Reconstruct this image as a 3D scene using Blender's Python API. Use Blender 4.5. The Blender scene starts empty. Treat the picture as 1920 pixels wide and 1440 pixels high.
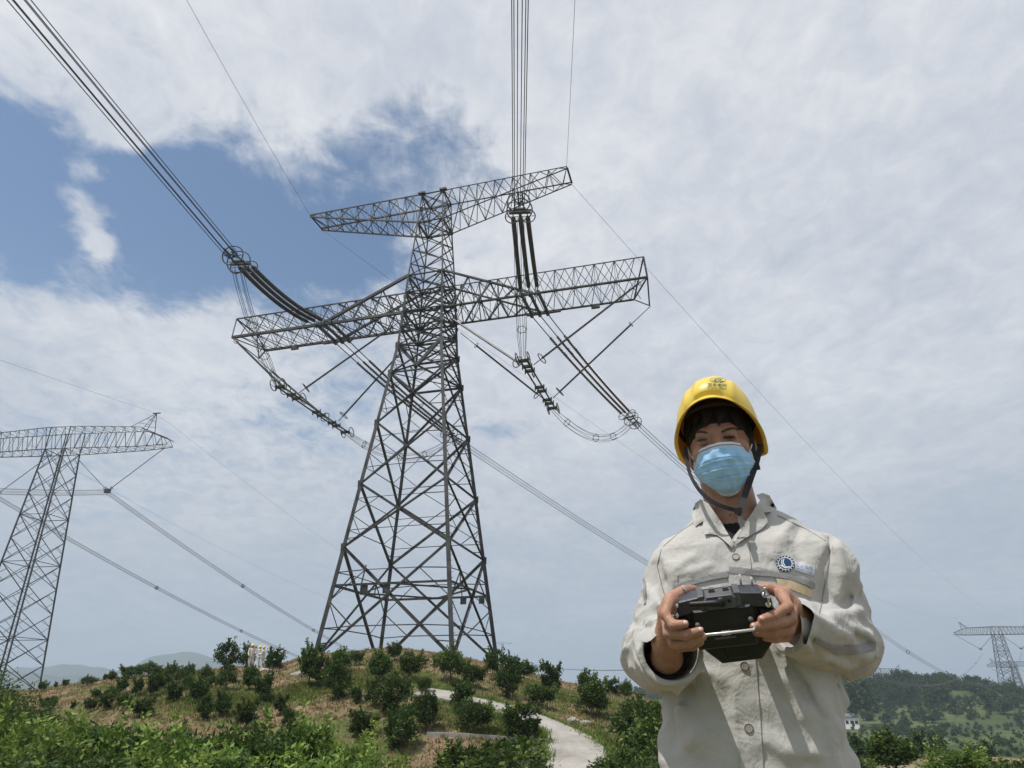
import bpy, bmesh, math, random
import numpy as np
from mathutils import Vector, Matrix

random.seed(7)
RNG = np.random.default_rng(11)
scene = bpy.context.scene
COL = scene.collection

# ------------------------------------------------------------------ camera
FPX, HOR = 1300.0, 1300.0            # focal length and horizon row, in 1920x1440 photo pixels
PITCH = math.atan2(HOR - 720.0, FPX)
cam_data = bpy.data.cameras.new('camera')
cam_data.sensor_width = 36.0
cam_data.lens = 36.0 * FPX / 1920.0
cam_data.clip_start = 0.05
cam_data.clip_end = 30000.0
cam = bpy.data.objects.new('camera', cam_data)
COL.objects.link(cam)
cam.location = (0, 0, 0)             # the camera is the origin; the ground lies 1.06 m below it
cam.rotation_euler = (math.pi / 2 + PITCH, 0, 0)
scene.camera = cam

# ------------------------------------------------------------------ sun and sky
SUN_EL, SUN_AZ = math.radians(66), math.radians(234)   # azimuth clockwise from +Y
sun_dir = Vector((math.sin(SUN_AZ) * math.cos(SUN_EL), math.cos(SUN_AZ) * math.cos(SUN_EL), math.sin(SUN_EL)))
sl = bpy.data.lights.new('sun', 'SUN')
sl.energy = 4.0
sl.angle = math.radians(0.6)
sl.color = (1.0, 0.955, 0.89)
so = bpy.data.objects.new('sun', sl)
COL.objects.link(so)
so.rotation_euler = (-sun_dir).to_track_quat('-Z', 'Y').to_euler()

scene.view_settings.view_transform = 'Standard'
scene.view_settings.look = 'None'
scene.view_settings.exposure = 0.0
scene.view_settings.gamma = 1.0
scene.view_settings.use_curve_mapping = False
scene.cycles.use_denoising = True
scene.cycles.max_bounces = 6
scene.cycles.transparent_max_bounces = 12
scene.cycles.volume_bounces = 0
scene.cycles.caustics_reflective = False
scene.cycles.caustics_refractive = False

CP, SP = math.cos(PITCH), math.sin(PITCH)
def ray(u, v):
    x = (u - 960.0) / FPX; y = (720.0 - v) / FPX
    return np.array([x, CP - y * SP, SP + y * CP])
def P(u, v, Y):
    d = ray(u, v); return d * (Y / d[1])
def PZ(u, v, Z):
    d = ray(u, v); return d * (Z / d[2])

class NT:
    """tiny helper for node trees"""
    def __init__(s, tree):
        s.t = tree; s.n = tree.nodes; s.l = tree.links
    def node(s, kind, **kw):
        n = s.n.new(kind)
        for k, v in kw.items(): setattr(n, k, v)
        return n
    def put(s, sock, v):
        if v is None: return
        if isinstance(v, bpy.types.NodeSocket): s.l.new(v, sock)
        elif isinstance(v, bpy.types.Node): s.l.new(v.outputs[0], sock)
        else: sock.default_value = v
    def math(s, op, a, b=None, c=None, clamp=False):
        n = s.node('ShaderNodeMath', operation=op); n.use_clamp = clamp
        s.put(n.inputs[0], a); s.put(n.inputs[1], b); s.put(n.inputs[2], c)
        return n.outputs[0]
    def vmath(s, op, a, b=None, scale=None):
        n = s.node('ShaderNodeVectorMath', operation=op)
        s.put(n.inputs[0], a); s.put(n.inputs[1], b)
        if scale is not None: s.put(n.inputs['Scale'], scale)
        return n.outputs['Value'] if op in ('LENGTH', 'DISTANCE', 'DOT_PRODUCT') else n.outputs[0]
    def noise(s, vec, scale, detail=4, rough=0.55, dist=0.0, out='Fac', dims='3D'):
        n = s.node('ShaderNodeTexNoise'); n.noise_dimensions = dims
        s.put(n.inputs['Vector'], vec); s.put(n.inputs['Scale'], scale); s.put(n.inputs['Detail'], detail)
        s.put(n.inputs['Roughness'], rough); s.put(n.inputs['Distortion'], dist)
        return n.outputs[out]
    def smooth(s, v, lo, hi, a=0.0, b=1.0, kind='SMOOTHSTEP'):
        n = s.node('ShaderNodeMapRange', interpolation_type=kind)
        s.put(n.inputs[0], v); s.put(n.inputs[1], lo); s.put(n.inputs[2], hi); s.put(n.inputs[3], a); s.put(n.inputs[4], b)
        return n.outputs[0]
    def mix(s, fac, a, b, mode='MIX'):
        n = s.node('ShaderNodeMix', data_type='RGBA', blend_type=mode)
        s.put(n.inputs[0], fac); s.put(n.inputs[6], a); s.put(n.inputs[7], b)
        return n.outputs[2]
    def ramp(s, fac, stops):
        n = s.node('ShaderNodeValToRGB'); e = n.color_ramp.elements
        while len(e) < len(stops): e.new(0.5)
        for k, (p, c) in enumerate(stops):
            e[k].position = p; e[k].color = (*c, 1)
        s.put(n.inputs[0], fac); return n.outputs[0]

world = bpy.data.worlds.new('World'); scene.world = world; world.use_nodes = True
w = NT(world.node_tree); w.n.clear()
SKY_K = 0.15
HAZE = 0.00030
sky = w.node('ShaderNodeTexSky', sky_type='NISHITA'); sky.sun_disc = False
sky.sun_elevation = SUN_EL; sky.sun_rotation = SUN_AZ; sky.altitude = 400; sky.dust_density = 1.2
skycol = w.mix(1.0, sky.outputs[0], (0.80, 0.86, 0.86, 1), 'MULTIPLY')
gen = w.node('ShaderNodeTexCoord').outputs['Generated']
sep = w.node('ShaderNodeSeparateXYZ'); w.put(sep.inputs[0], gen)
zc = w.math('MAXIMUM', sep.outputs[2], 0.0)
den = w.math('ADD', zc, 0.16)
cmb = w.node('ShaderNodeCombineXYZ')
w.put(cmb.inputs[0], w.math('DIVIDE', sep.outputs[0], den)); w.put(cmb.inputs[1], w.math('DIVIDE', sep.outputs[1], den))
pl = cmb.outputs[0]                                  # the flat cloud layer seen in perspective
wob = w.noise(pl, 2.2, 5, 0.62, out='Color')
wobv = w.vmath('SCALE', w.vmath('SUBTRACT', wob, (0.5, 0.5, 0.5)), scale=0.42)
plw = w.vmath('ADD', pl, wobv)
big = w.noise(w.vmath('ADD', plw, (3.1, 0.4, 0)), 0.75, 3, 0.5)
mid = w.noise(w.vmath('MULTIPLY', plw, (1.0, 0.8, 1)), 3.0, 6, 0.6)
fine = w.noise(w.vmath('MULTIPLY', pl, (1.25, 0.95, 1)), 11.0, 7, 0.66, 0.5)
puff = w.noise(w.vmath('MULTIPLY', pl, (1.0, 0.8, 1)), 26.0, 5, 0.6, 0.3)
cov = w.math('ADD', w.math('MULTIPLY', big, 0.45), w.math('MULTIPLY', mid, 0.55))
cov = w.math('ADD', cov, w.math('MULTIPLY', fine, 0.50))
cov = w.math('ADD', cov, w.math('MULTIPLY', puff, 0.20))
# openings in the cloud layer: (u, v, radius in the layer, depth)
HOLES = [(20, 250, .13, .40), (50, 400, .17, .46), (40, 520, .10, .30), (330, 440, .15, .44), (560, 480, .18, .44), (250, 330, .08, .30), (700, 470, .15, .36), (430, 320, .10, .26), (620, 600, .10, .2),
         (470, 450, .12, .24), (640, 330, .10, .24), (790, 260, .12, .30), (900, 300, .09, .24), (1090, 490, .10, .18), (930, 790, .20, .22), (1410, 720, .07, .24), (660, 720, .22, .24), (560, 800, .22, .2),
         (330, 560, .10, .24), (180, 560, .06, .2), (880, 520, .10, .2), (1150, 290, .05, .12), (280, 900, .5, .14), (1500, 420, .55, -.22), (1750, 700, .7, -.2), (1250, 620, .4, -.12), (1300, 100, .5, -.12),
         (200, 240, .055, -.46), (172, 330, .042, -.46), (140, 405, .055, -.50), (168, 462, .042, -.44), (480, 500, .03, -.16), (640, 490, .03, -.14)]
def layer(u, v):
    d = ray(u, v); d = d / np.linalg.norm(d); k = max(d[2], 0) + 0.16
    return (d[0] / k, d[1] / k, 0.0)
plh = w.vmath('ADD', pl, w.vmath('SCALE', wobv, scale=0.8))
for (u, v, r, dep) in HOLES:
    dist = w.vmath('DISTANCE', plh, layer(u, v))
    g = w.math('POWER', 2.718, w.math('MULTIPLY', w.math('POWER', w.math('DIVIDE', dist, r), 2.0), -1.0))
    cov = w.math('SUBTRACT', cov, w.math('MULTIPLY', g, dep))
mask = w.smooth(cov, 0.40, 0.81)
shade = w.noise(plw, 1.5, 6, 0.6)
body = w.math('ADD', w.math('MULTIPLY', shade, 0.62), w.math('MULTIPLY', fine, 0.38))
ccol = w.ramp(w.smooth(body, 0.30, 0.68, kind='LINEAR'), [(0.0, (0.48, 0.54, 0.64)), (0.45, (0.66, 0.69, 0.75)), (1.0, (0.90, 0.905, 0.915))])
low = w.smooth(sep.outputs[2], 0.0, 0.54)
ccol = w.mix(low, w.mix(0.68, ccol, (0.36, 0.435, 0.53, 1)), ccol)
cl10 = w.mix(1.0, ccol, (1.0 / SKY_K,) * 3 + (1,), 'MULTIPLY')
blue = w.mix(low, (2.6, 3.2, 3.9, 1), skycol)
bg = w.node('ShaderNodeBackground'); w.put(bg.inputs[0], w.mix(w.math('MULTIPLY', mask, 0.95), blue, cl10)); bg.inputs[1].default_value = SKY_K
wo = w.node('ShaderNodeOutputWorld'); w.l.new(bg.outputs[0], wo.inputs[0])

# ------------------------------------------------------------------ object helpers
def tag(o, label=None, cat=None, group=None, kind=None):
    if label: o['label'] = label
    if cat: o['category'] = cat
    if group: o['group'] = group
    if kind: o['kind'] = kind
    return o
def empty(name, loc=(0, 0, 0), rz=0.0, label=None, cat=None, group=None, parent=None):
    o = bpy.data.objects.new(name, None); COL.objects.link(o)
    o.location = loc; o.rotation_euler = (0, 0, rz); o.empty_display_size = 0.2
    if parent is not None: o.parent = parent
    return tag(o, label, cat, group)
def link_mesh(name, me, mat=None, parent=None, smooth=False):
    o = bpy.data.objects.new(name, me); COL.objects.link(o)
    if mat is not None and len(me.materials) == 0:
        for m in (mat if isinstance(mat, (list, tuple)) else [mat]): me.materials.append(m)
    if smooth and len(me.polygons): me.polygons.foreach_set('use_smooth', [True] * len(me.polygons))
    if parent is not None:
        o.parent = parent
        if parent.type == 'EMPTY': o.matrix_parent_inverse = Matrix.Translation(-parent.location)   # shapes are given in world coordinates
    return o
def mesh_obj(name, verts, faces, mat=None, parent=None, smooth=False):
    me = bpy.data.meshes.new(name)
    me.from_pydata([tuple(map(float, p)) for p in verts], [], [tuple(map(int, f)) for f in faces]); me.update()
    return link_mesh(name, me, mat, parent, smooth)
def quads_mesh(name, V, Q):
    """fast mesh from numpy arrays; Q is (n,3) or (n,4)"""
    me = bpy.data.meshes.new(name); k = Q.shape[1]
    me.vertices.add(len(V)); me.vertices.foreach_set('co', np.asarray(V, np.float32).ravel())
    me.loops.add(Q.size); me.loops.foreach_set('vertex_index', np.asarray(Q, np.int32).ravel())
    me.polygons.add(len(Q)); me.polygons.foreach_set('loop_start', np.arange(0, Q.size, k, dtype=np.int32))
    me.polygons.foreach_set('loop_total', np.full(len(Q), k, np.int32))
    me.update(calc_edges=True); me.validate(); return me

class MB:
    """collects simple solids into one mesh"""
    def __init__(s): s.v = []; s.f = []
    def add(s, verts, faces):
        b = len(s.v); s.v += [tuple(map(float, p)) for p in verts]; s.f += [tuple(b + i for i in f) for f in faces]
    def frame(s, a, b):
        a = np.asarray(a, float); b = np.asarray(b, float); d = b - a; L = np.linalg.norm(d) or 1e-9; d = d / L
        up = np.array([0, 0, 1.0]) if abs(d[2]) < 0.93 else np.array([0, 1.0, 0])
        x = np.cross(d, up); x /= np.linalg.norm(x); y = np.cross(x, d)
        return a, b, x, y
    def beam(s, a, b, w, h=None):
        h = h or w; a, b, x, y = s.frame(a, b); q = []
        for p in (a, b):
            for i, j in ((-1, -1), (1, -1), (1, 1), (-1, 1)): q.append(p + x * i * w / 2 + y * j * h / 2)
        s.add(q, [(3, 2, 1, 0), (4, 5, 6, 7), (0, 1, 5, 4), (1, 2, 6, 5), (2, 3, 7, 6), (3, 0, 4, 7)])
    def angle(s, a, b, w, flip=1):
        """an L-section steel angle"""
        a, b, x, y = s.frame(a, b); t = max(0.16 * w, 0.012); q = []
        x = x * flip
        for p in (a, b):
            for i, j in ((0, 0), (w, 0), (w, t), (t, t), (t, w), (0, w)): q.append(p + x * (i - w * .35) + y * (j - w * .35))
        f = [(k, (k + 1) % 6, 6 + (k + 1) % 6, 6 + k) for k in range(6)] + [(3, 2, 1, 0), (5, 4, 3, 0), (6, 7, 8, 9), (6, 9, 10, 11)]
        s.add(q, f)
    def tube(s, pts, r, n=6, closed=False):
        pts = [np.asarray(p, float) for p in pts]; m = len(pts); rr = r if hasattr(r, '__len__') else [r] * m; base = len(s.v)
        px = None
        for k in range(m):
            d = (pts[(k + 1) % m] - pts[k - 1]) if closed else (pts[min(k + 1, m - 1)] - pts[max(k - 1, 0)])
            d = d / (np.linalg.norm(d) or 1e-9)
            if px is None:
                up = np.array([0, 0, 1.0]) if abs(d[2]) < 0.93 else np.array([0, 1.0, 0]); px = np.cross(d, up)
            px = px - d * (px @ d); px = px / (np.linalg.norm(px) or 1e-9); py = np.cross(d, px)
            for j in range(n):
                t = 2 * math.pi * j / n; s.v.append(tuple(pts[k] + rr[k] * (px * math.cos(t) + py * math.sin(t))))
        for k in range(m if closed else m - 1):
            k2 = (k + 1) % m
            for j in range(n): s.f.append((base + k * n + j, base + k * n + (j + 1) % n, base + k2 * n + (j + 1) % n, base + k2 * n + j))
        if not closed:
            s.f.append(tuple(base + j for j in reversed(range(n)))); s.f.append(tuple(base + (m - 1) * n + j for j in range(n)))
    def torus(s, c, nrm, R, r, n=28, k=6):
        nrm = np.asarray(nrm, float); nrm = nrm / np.linalg.norm(nrm); up = np.array([0, 0, 1.0]) if abs(nrm[2]) < .9 else np.array([1.0, 0, 0])
        x = np.cross(nrm, up); x /= np.linalg.norm(x); y = np.cross(nrm, x); c = np.asarray(c, float)
        s.tube([c + R * (x * math.cos(2 * math.pi * i / n) + y * math.sin(2 * math.pi * i / n)) for i in range(n)], r, k, True)
    def box(s, c, size, R=None):
        c = np.asarray(c, float); R = np.eye(3) if R is None else R; q = []
        for i in (-1, 1):
            for j in (-1, 1):
                for k in (-1, 1): q.append(c + R @ (np.array([i, j, k]) * np.asarray(size) / 2))
        s.add(q, [(0, 1, 3, 2), (4, 6, 7, 5), (0, 4, 5, 1), (2, 3, 7, 6), (0, 2, 6, 4), (1, 5, 7, 3)])
    def build(s, name, mat, parent=None, smooth=False):
        return mesh_obj(name, s.v, s.f, mat, parent, smooth)

# ------------------------------------------------------------------ materials
MAT = {}
def pbr(name, col, rough=0.6, metal=0.0, spec=0.5):
    m = bpy.data.materials.new(name); m.use_nodes = True; t = NT(m.node_tree)
    b = t.n['Principled BSDF']; b.inputs['Base Color'].default_value = (*col, 1); b.inputs['Roughness'].default_value = rough
    b.inputs['Metallic'].default_value = metal; b.inputs['Specular IOR Level'].default_value = spec
    MAT[name] = m; return m, t, b
def mottled(name, c1, c2, scale, rough=0.6, metal=0.0, bump=0.0, bscale=None, detail=4, coords='Object'):
    m, t, b = pbr(name, c1, rough, metal)
    tc = t.node('ShaderNodeTexCoord').outputs[coords]
    n = t.noise(tc, scale, detail, 0.6)
    t.put(b.inputs['Base Color'], t.mix(t.smooth(n, 0.3, 0.7), (*c1, 1), (*c2, 1)))
    if bump:
        bp = t.node('ShaderNodeBump'); bp.inputs['Strength'].default_value = bump; bp.inputs['Distance'].default_value = 0.01
        t.put(bp.inputs['Height'], t.noise(tc, bscale or scale * 4, 5, 0.6)); t.put(b.inputs['Normal'], bp)
    return m
mottled('galvanised_steel', (0.022, 0.023, 0.025), (0.07, 0.07, 0.07), 0.9, 0.6, 0.2)
mottled('far_steel', (0.03, 0.032, 0.034), (0.05, 0.052, 0.055), 0.6, 0.6, 0.2)
mottled('insulator_dark', (0.022, 0.02, 0.019), (0.04, 0.036, 0.032), 3, 0.35)
mottled('fitting_steel', (0.05, 0.052, 0.055), (0.09, 0.09, 0.09), 2, 0.5, 0.3)
mottled('aluminium_wire', (0.10, 0.105, 0.11), (0.15, 0.15, 0.155), 2, 0.5, 0.4)
mottled('old_wire', (0.045, 0.047, 0.05), (0.07, 0.07, 0.075), 2, 0.55, 0.3)
# ------------------------------------------------------------------ terrain
def slope_of(v):
    d = ray(960, v); return d[2] / d[1]
_sil = [(-200, 1300), (60, 1296), (130, 1286), (200, 1275), (300, 1266), (400, 1256), (480, 1252), (530, 1246), (580, 1230), (650, 1226), (740, 1217), (840, 1229),
        (900, 1243), (1000, 1265), (1060, 1281), (1130, 1293), (1200, 1306), (1260, 1330), (1330, 1362), (1450, 1395), (1600, 1425), (1900, 1440), (2400, 1440)]
_sq = np.array([(u - 960) / FPX / ray(960, v)[1] for u, v in _sil]); _ss = np.array([slope_of(v) for u, v in _sil])
def smax(a, b, k):
    h = np.clip(0.5 + 0.5 * (a - b) / k, 0, 1); return b + (a - b) * h + k * h * (1 - h)
def bump(X, Y, cx, cy, sx, sy, h, ang=0.0):
    c, s = math.cos(ang), math.sin(ang); dx = (X - cx) * c + (Y - cy) * s; dy = -(X - cx) * s + (Y - cy) * c
    return h * np.exp(-(dx / sx) ** 2 - (dy / sy) ** 2)
def ground_z(X, Y):
    X = np.asarray(X, float); Y = np.asarray(Y, float)
    near = np.interp(Y, [-200, -60, -10, 0, 2.5, 6, 12, 20, 34, 60], [-9, -3, -1.3, -1.06, -1.07, -1.25, -2.0, -2.55, -2.96, -4.2])
    q = X / np.maximum(Y, 8.0)
    s = np.interp(q, _sq, _ss)
    zc = s * 64.0
    t = np.clip((Y - 30) / 36.0, 0, 1)
    z30 = np.interp(30, [20, 34], [-2.55, -2.96])
    prof = 2 * t - t * t
    hill = np.where(Y > 30, z30 + (zc - z30) * prof, near)
    far = -13.5 + bump(X, Y, 224, 440, 75, 60, 17.5) + bump(X, Y, 300, 470, 60, 60, 5) + bump(X, Y, 135, 740, 85, 80, 17) + bump(X, Y, 420, 600, 140, 80, 1) \
          + bump(X, Y, -110, 150, 90, 70, 12) + bump(X, Y, 560, 640, 150, 120, 2) + bump(X, Y, -20, 1500, 95, 160, 52) + 1.2 * np.sin(X * 0.021 + 1) * np.cos(Y * 0.017)
    drop = np.clip((Y - 68) / 26.0, 0, 3)
    back = zc - 2.6 * drop ** 2
    z = np.where(Y > 68, smax(back, far, 3.0), hill)
    side = np.clip((np.abs(q + 0.1) - 1.0) / 0.8, 0, 1)
    z = z - side * np.clip(Y - 20, 0, 60) * 0.05
    rough = 0.10 * np.sin(X * 0.9 + 2 * np.sin(Y * 0.31)) * np.sin(Y * 0.8 + X * 0.23) + 0.05 * np.sin(X * 2.3 + Y * 1.1) * np.sin(Y * 2.1 - X * 0.7)
    return z + rough * np.clip((Y - 5) / 10, 0, 1)
def drop_on(u, v, ymin=5.0, ymax=900.0):
    """first point of the ground met by the line of sight through photo pixel (u, v)"""
    d = ray(u, v); d = d / d[1]
    Ys = np.concatenate([np.arange(min(ymin, 90), 90, 0.1), np.arange(max(ymin, 90), ymax, 1.0)])
    gap = d[2] * Ys - ground_z(d[0] * Ys, Ys)
    k = np.argmax(gap < 0)
    if not (gap < 0).any():
        k = np.argmin(np.where((Ys > 40) & (Ys < 70), gap, 1e9))
    Y = Ys[k]; return np.array([d[0] * Y, Y, float(ground_z(d[0] * Y, Y))])

def axis_pts(lo, hi, fine_lo, fine_hi, step, grow=1.07):
    a = list(np.arange(fine_lo, fine_hi, step)); s = step; x = fine_hi
    while x < hi: a.append(x); s *= grow; x += s
    a.append(hi); s = step; x = fine_lo - step; b = []
    while x > lo: b.append(x); s *= grow; x -= s
    b.append(lo); return np.array(sorted(b) + a)
gx = axis_pts(-4500, 4500, -55, 50, 0.55, 1.06); gy = axis_pts(-150, 5200, 0, 92, 0.5, 1.055)
GX, GY = np.meshgrid(gx, gy); GZ = ground_z(GX, GY)
nx, ny = len(gx), len(gy)
idx = np.arange(nx * ny).reshape(ny, nx)
Q = np.stack([idx[:-1, :-1], idx[:-1, 1:], idx[1:, 1:], idx[1:, :-1]], -1).reshape(-1, 4)
gme = quads_mesh('ground', np.stack([GX, GY, GZ], -1).reshape(-1, 3), Q)

m, t, b = pbr('orchard_ground', (0.3, 0.22, 0.15), 0.95, 0, 0.2)
tc = t.node('ShaderNodeTexCoord').outputs['Object']
n1 = t.noise(tc, 0.16, 5, 0.6); n2 = t.noise(tc, 0.9, 5, 0.65); n3 = t.noise(tc, 7.0, 4, 0.6); n4 = t.noise(tc, 0.02, 4, 0.6)
straw = t.ramp(n2, [(0.25, (0.16, 0.105, 0.065)), (0.45, (0.30, 0.21, 0.135)), (0.62, (0.39, 0.295, 0.19)), (0.8, (0.26, 0.22, 0.10))])
straw = t.mix(t.smooth(n3, 0.35, 0.7, 0, 0.55), straw, (0.17, 0.11, 0.07, 1))
grass = t.ramp(n3, [(0.3, (0.055, 0.085, 0.022)), (0.5, (0.10, 0.145, 0.035)), (0.75, (0.16, 0.19, 0.06))])
gfac = t.smooth(t.math('ADD', t.math('MULTIPLY', n1, 0.75), t.math('MULTIPLY', n2, 0.3)), 0.47, 0.60)
nearcol = t.mix(gfac, straw, grass)
field = t.ramp(n4, [(0.3, (0.03, 0.05, 0.018)), (0.48, (0.055, 0.085, 0.026)), (0.56, (0.10, 0.12, 0.045)), (0.68, (0.04, 0.065, 0.022))])
sp_ = t.node('ShaderNodeSeparateXYZ'); t.put(sp_.inputs[0], tc)
farf = t.smooth(sp_.outputs[1], 75, 110)
t.put(b.inputs['Base Color'], t.mix(farf, nearcol, field))
bp = t.node('ShaderNodeBump'); bp.inputs['Strength'].default_value = 0.8; bp.inputs['Distance'].default_value = 0.12
t.put(bp.inputs['Height'], t.math('ADD', n3, t.noise(tc, 24, 3, 0.6))); t.put(b.inputs['Normal'], bp)
ground = link_mesh('ground', gme, m, smooth=True); tag(ground, kind='structure')

# distant mountains
def mountain(name, pts, Y, thick, mat, seed):
    r = np.random.default_rng(seed); us = np.linspace(pts[0][0], pts[-1][0], 160)
    vs = np.interp(us, [a for a, _ in pts], [b_ for _, b_ in pts])
    for k in (9, 23, 47): vs = vs + (10 / k ** .5) * np.sin(us / (1800 / k) * 6.28 + r.uniform(0, 6)) * 0.5
    V = []; rows = 14
    for j in range(rows):
        f = j / (rows - 1)
        for u, v in zip(us, vs):
            top = P(u, v, Y); h = top[2] + 40
            prof = math.sin(min(f, 0.5) * math.pi) ** 1.3 if f <= 0.5 else math.cos((f - 0.5) * math.pi) ** 1.3
            wob_ = 1 + 0.10 * math.sin(u * 0.05 + f * 9 + seed) * (1 - abs(2 * f - 1))* (0 if abs(f-.5)<.04 else 1)
            V.append((top[0] * (1 + (f - .5) * thick / Y), Y + (f - 0.5) * thick, -40 + h * prof * min(wob_, 1.0)))
    n = len(us); F = [(j * n + i, j * n + i + 1, (j + 1) * n + i + 1, (j + 1) * n + i) for j in range(rows - 1) for i in range(n - 1)]
    return tag(mesh_obj(name, V, F, mat, None, True), kind='structure')
mm = mottled('mountain_forest', (0.035, 0.055, 0.04), (0.06, 0.08, 0.05), 0.004, 0.95)
mountain('mountain', [(-260, 1262), (-60, 1256), (60, 1250), (150, 1247), (220, 1256), (255, 1245), (285, 1231), (320, 1226), (365, 1224), (400, 1232), (450, 1240), (520, 1262), (640, 1285), (760, 1298)], 3300, 900, mm, 3)
mountain('mountain', [(-300, 1240), (-100, 1262), (60, 1262), (160, 1268), (260, 1270), (420, 1262), (560, 1275), (760, 1296), (1000, 1297), (1300, 1292), (1700, 1286), (2000, 1280), (2300, 1270)], 2400, 600, mm, 5)

# ------------------------------------------------------------------ concrete path
pc = [(1052, 1500), (1066, 1462), (1076, 1440), (1082, 1420), (1078, 1400), (1062, 1382), (1036, 1366), (1006, 1352), (975, 1340), (940, 1328), (905, 1319), (870, 1311), (840, 1305), (812, 1301), (790, 1298)]
raw = [drop_on(u, v, 20) for u, v in pc]
def smooth_line(pts, n, it=3):
    p = np.array(pts); d = np.r_[0, np.cumsum(np.linalg.norm(np.diff(p, axis=0), axis=1))]
    s = np.linspace(0, d[-1], n); q = np.stack([np.interp(s, d, p[:, i]) for i in range(3)], 1)
    for _ in range(it * 4): q[1:-1] = 0.25 * q[:-2] + 0.5 * q[1:-1] + 0.25 * q[2:]
    return q
path_c = smooth_line(raw, 90)
m, t, b = pbr('path_concrete', (0.42, 0.40, 0.37), 0.9, 0, 0.3)
tc = t.node('ShaderNodeTexCoord').outputs['Object']
n1 = t.noise(tc, 0.8, 6, 0.65); n2 = t.noise(tc, 9, 4, 0.6)
c = t.ramp(n1, [(0.3, (0.23, 0.212, 0.19)), (0.5, (0.33, 0.31, 0.28)), (0.7, (0.39, 0.372, 0.345))])
t.put(b.inputs['Base Color'], t.mix(t.smooth(n2, 0.5, 0.75, 0, 0.35), c, (0.22, 0.20, 0.18, 1)))
PW = 1.22
d2 = np.gradient(path_c[:, :2], axis=0); nrm = np.stack([-d2[:, 1], d2[:, 0]], 1); nrm /= np.linalg.norm(nrm, axis=1)[:, None]
V = []
for k, p in enumerate(path_c):
    wv = PW * (1 + 0.03 * math.sin(k * 1.7))
    for o, dz in ((-wv, -0.4), (-wv, 0), (-wv * .33, 0.03), (wv * .33, 0.03), (wv, 0), (wv, -0.4)):
        xx, yy = p[0] + o * nrm[k, 0], p[1] + o * nrm[k, 1]
        V.append((xx, yy, 0.6 * float(ground_z(xx, yy)) + 0.4 * float(ground_z(p[0], p[1])) + 0.09 + dz))
F = [(k * 6 + j, k * 6 + j + 1, (k + 1) * 6 + j + 1, (k + 1) * 6 + j) for k in range(len(path_c) - 1) for j in range(5)]
tag(mesh_obj('concrete_path', V, F, m), kind='structure')
def on_path(x, y, pad=0.25):
    return np.min((path_c[:, 0] - x) ** 2 + (path_c[:, 1] - y) ** 2) < (PW + pad) ** 2
# a low concrete ledge leaving the path
lp = [drop_on(u, v, 20) for u, v in ((1030, 1394), (985, 1391), (940, 1388), (880, 1383), (800, 1381))]
mb = MB()
for a_, b_ in zip(lp[:-1], lp[1:]): mb.beam(a_ + [0, 0, .03], b_ + [0, 0, .03], 0.34, 0.22)
tag(mb.build('concrete_ledge', MAT['path_concrete']), 'low pale concrete ledge running left from the path bend', 'ledge')
# loose stones by the path, under the tree on the right slope
for k, (u, v, s) in enumerate([(1072, 1351, .28), (1080, 1352, .2), (1097, 1356, .3)]):
    bm = bmesh.new(); bmesh.ops.create_icosphere(bm, subdivisions=2, radius=s)
    for q in bm.verts: q.co *= 1 + 0.25 * math.sin(q.co.x * 13 + k) * math.cos(q.co.y * 11 + k); q.co.z *= 0.5
    me = bpy.data.meshes.new('stone'); bm.to_mesh(me); bm.free()
    o = link_mesh('stone', me, MAT['path_concrete']); o.location = drop_on(u, v, 20)
    tag(o, ['leftmost pale stone lying on the right slope beside the path', 'small middle stone lying on the right slope beside the path', 'rightmost pale stone lying under the tree right of the path'][k], 'stone', 'stones beside the path')
# ------------------------------------------------------------------ the strain tower on the hill
TC = np.array([-9.11, 67.5]); TA = math.radians(-15.6)
TX = np.array([math.cos(TA), math.sin(TA)]); TY = np.array([-math.sin(TA), math.cos(TA)])
def W(x, y, z):
    q = TC + x * TX + y * TY; return np.array([q[0], q[1], z])
LEV = [(3.33, 6.18), (33.88, 2.49), (42.81, 2.05), (50.35, 1.55), (54.56, 1.36)]
def half(z): return float(np.interp(z, [a for a, _ in LEV], [b_ for _, b_ in LEV])) if z >= 3.33 else 6.18 + (3.33 - z) * (6.18 - 2.49) / 30.55
steel = MAT['galvanised_steel']
def part_angle(name, a, b, w, parent, mat=steel, flip=1):
    mb = MB(); mb.angle(a, b, w, flip); return mb.build(name, mat, parent)
CORN = ((-1, -1), (1, -1), (1, 1), (-1, 1))
def lerp(a, b, f): return a + (b - a) * f

tower = empty('transmission_tower', W(0, 0, 3.0), 0, 'large steel lattice tower with two crossarms standing on the orchard hill', 'tower')
levels = [33.88, 30.5, 24.75, 18.3, 12.2]
for (sx, sy) in CORN:                                # four legs, each with a concrete footing
    base = W(sx * half(1.8), sy * half(1.8), 1.8)
    mb = MB()
    zs = [1.8, 12.2, 24.75, 33.88, 42.81, 50.35, 54.56]; ws = [.37, .34, .30, .22, .16, .14]
    for a, b_, wd in zip(zs[:-1], zs[1:], ws):
        mb.angle(W(sx * half(a), sy * half(a), a), W(sx * half(b_), sy * half(b_), b_), wd, sx)
    for z in levels + [37.5, 40.0, 42.81, 50.35]:    # gusset plates
        mb.box(W(sx * half(z), sy * half(z) - .02, z), (0.5, 0.10, 0.7) if z < 34 else (0.34, .10, .4), np.array([[TX[0], TY[0], 0], [TX[1], TY[1], 0], [0, 0, 1]]))
    lg = mb.build('leg', steel, tower)
    gz = float(ground_z(base[0], base[1]))
    fb = MB(); fb.box((base[0], base[1], gz - .2), (1.3, 1.3, 1.1)); fb.build('footing', MAT['path_concrete'], tower)
lace = MB()
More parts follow.
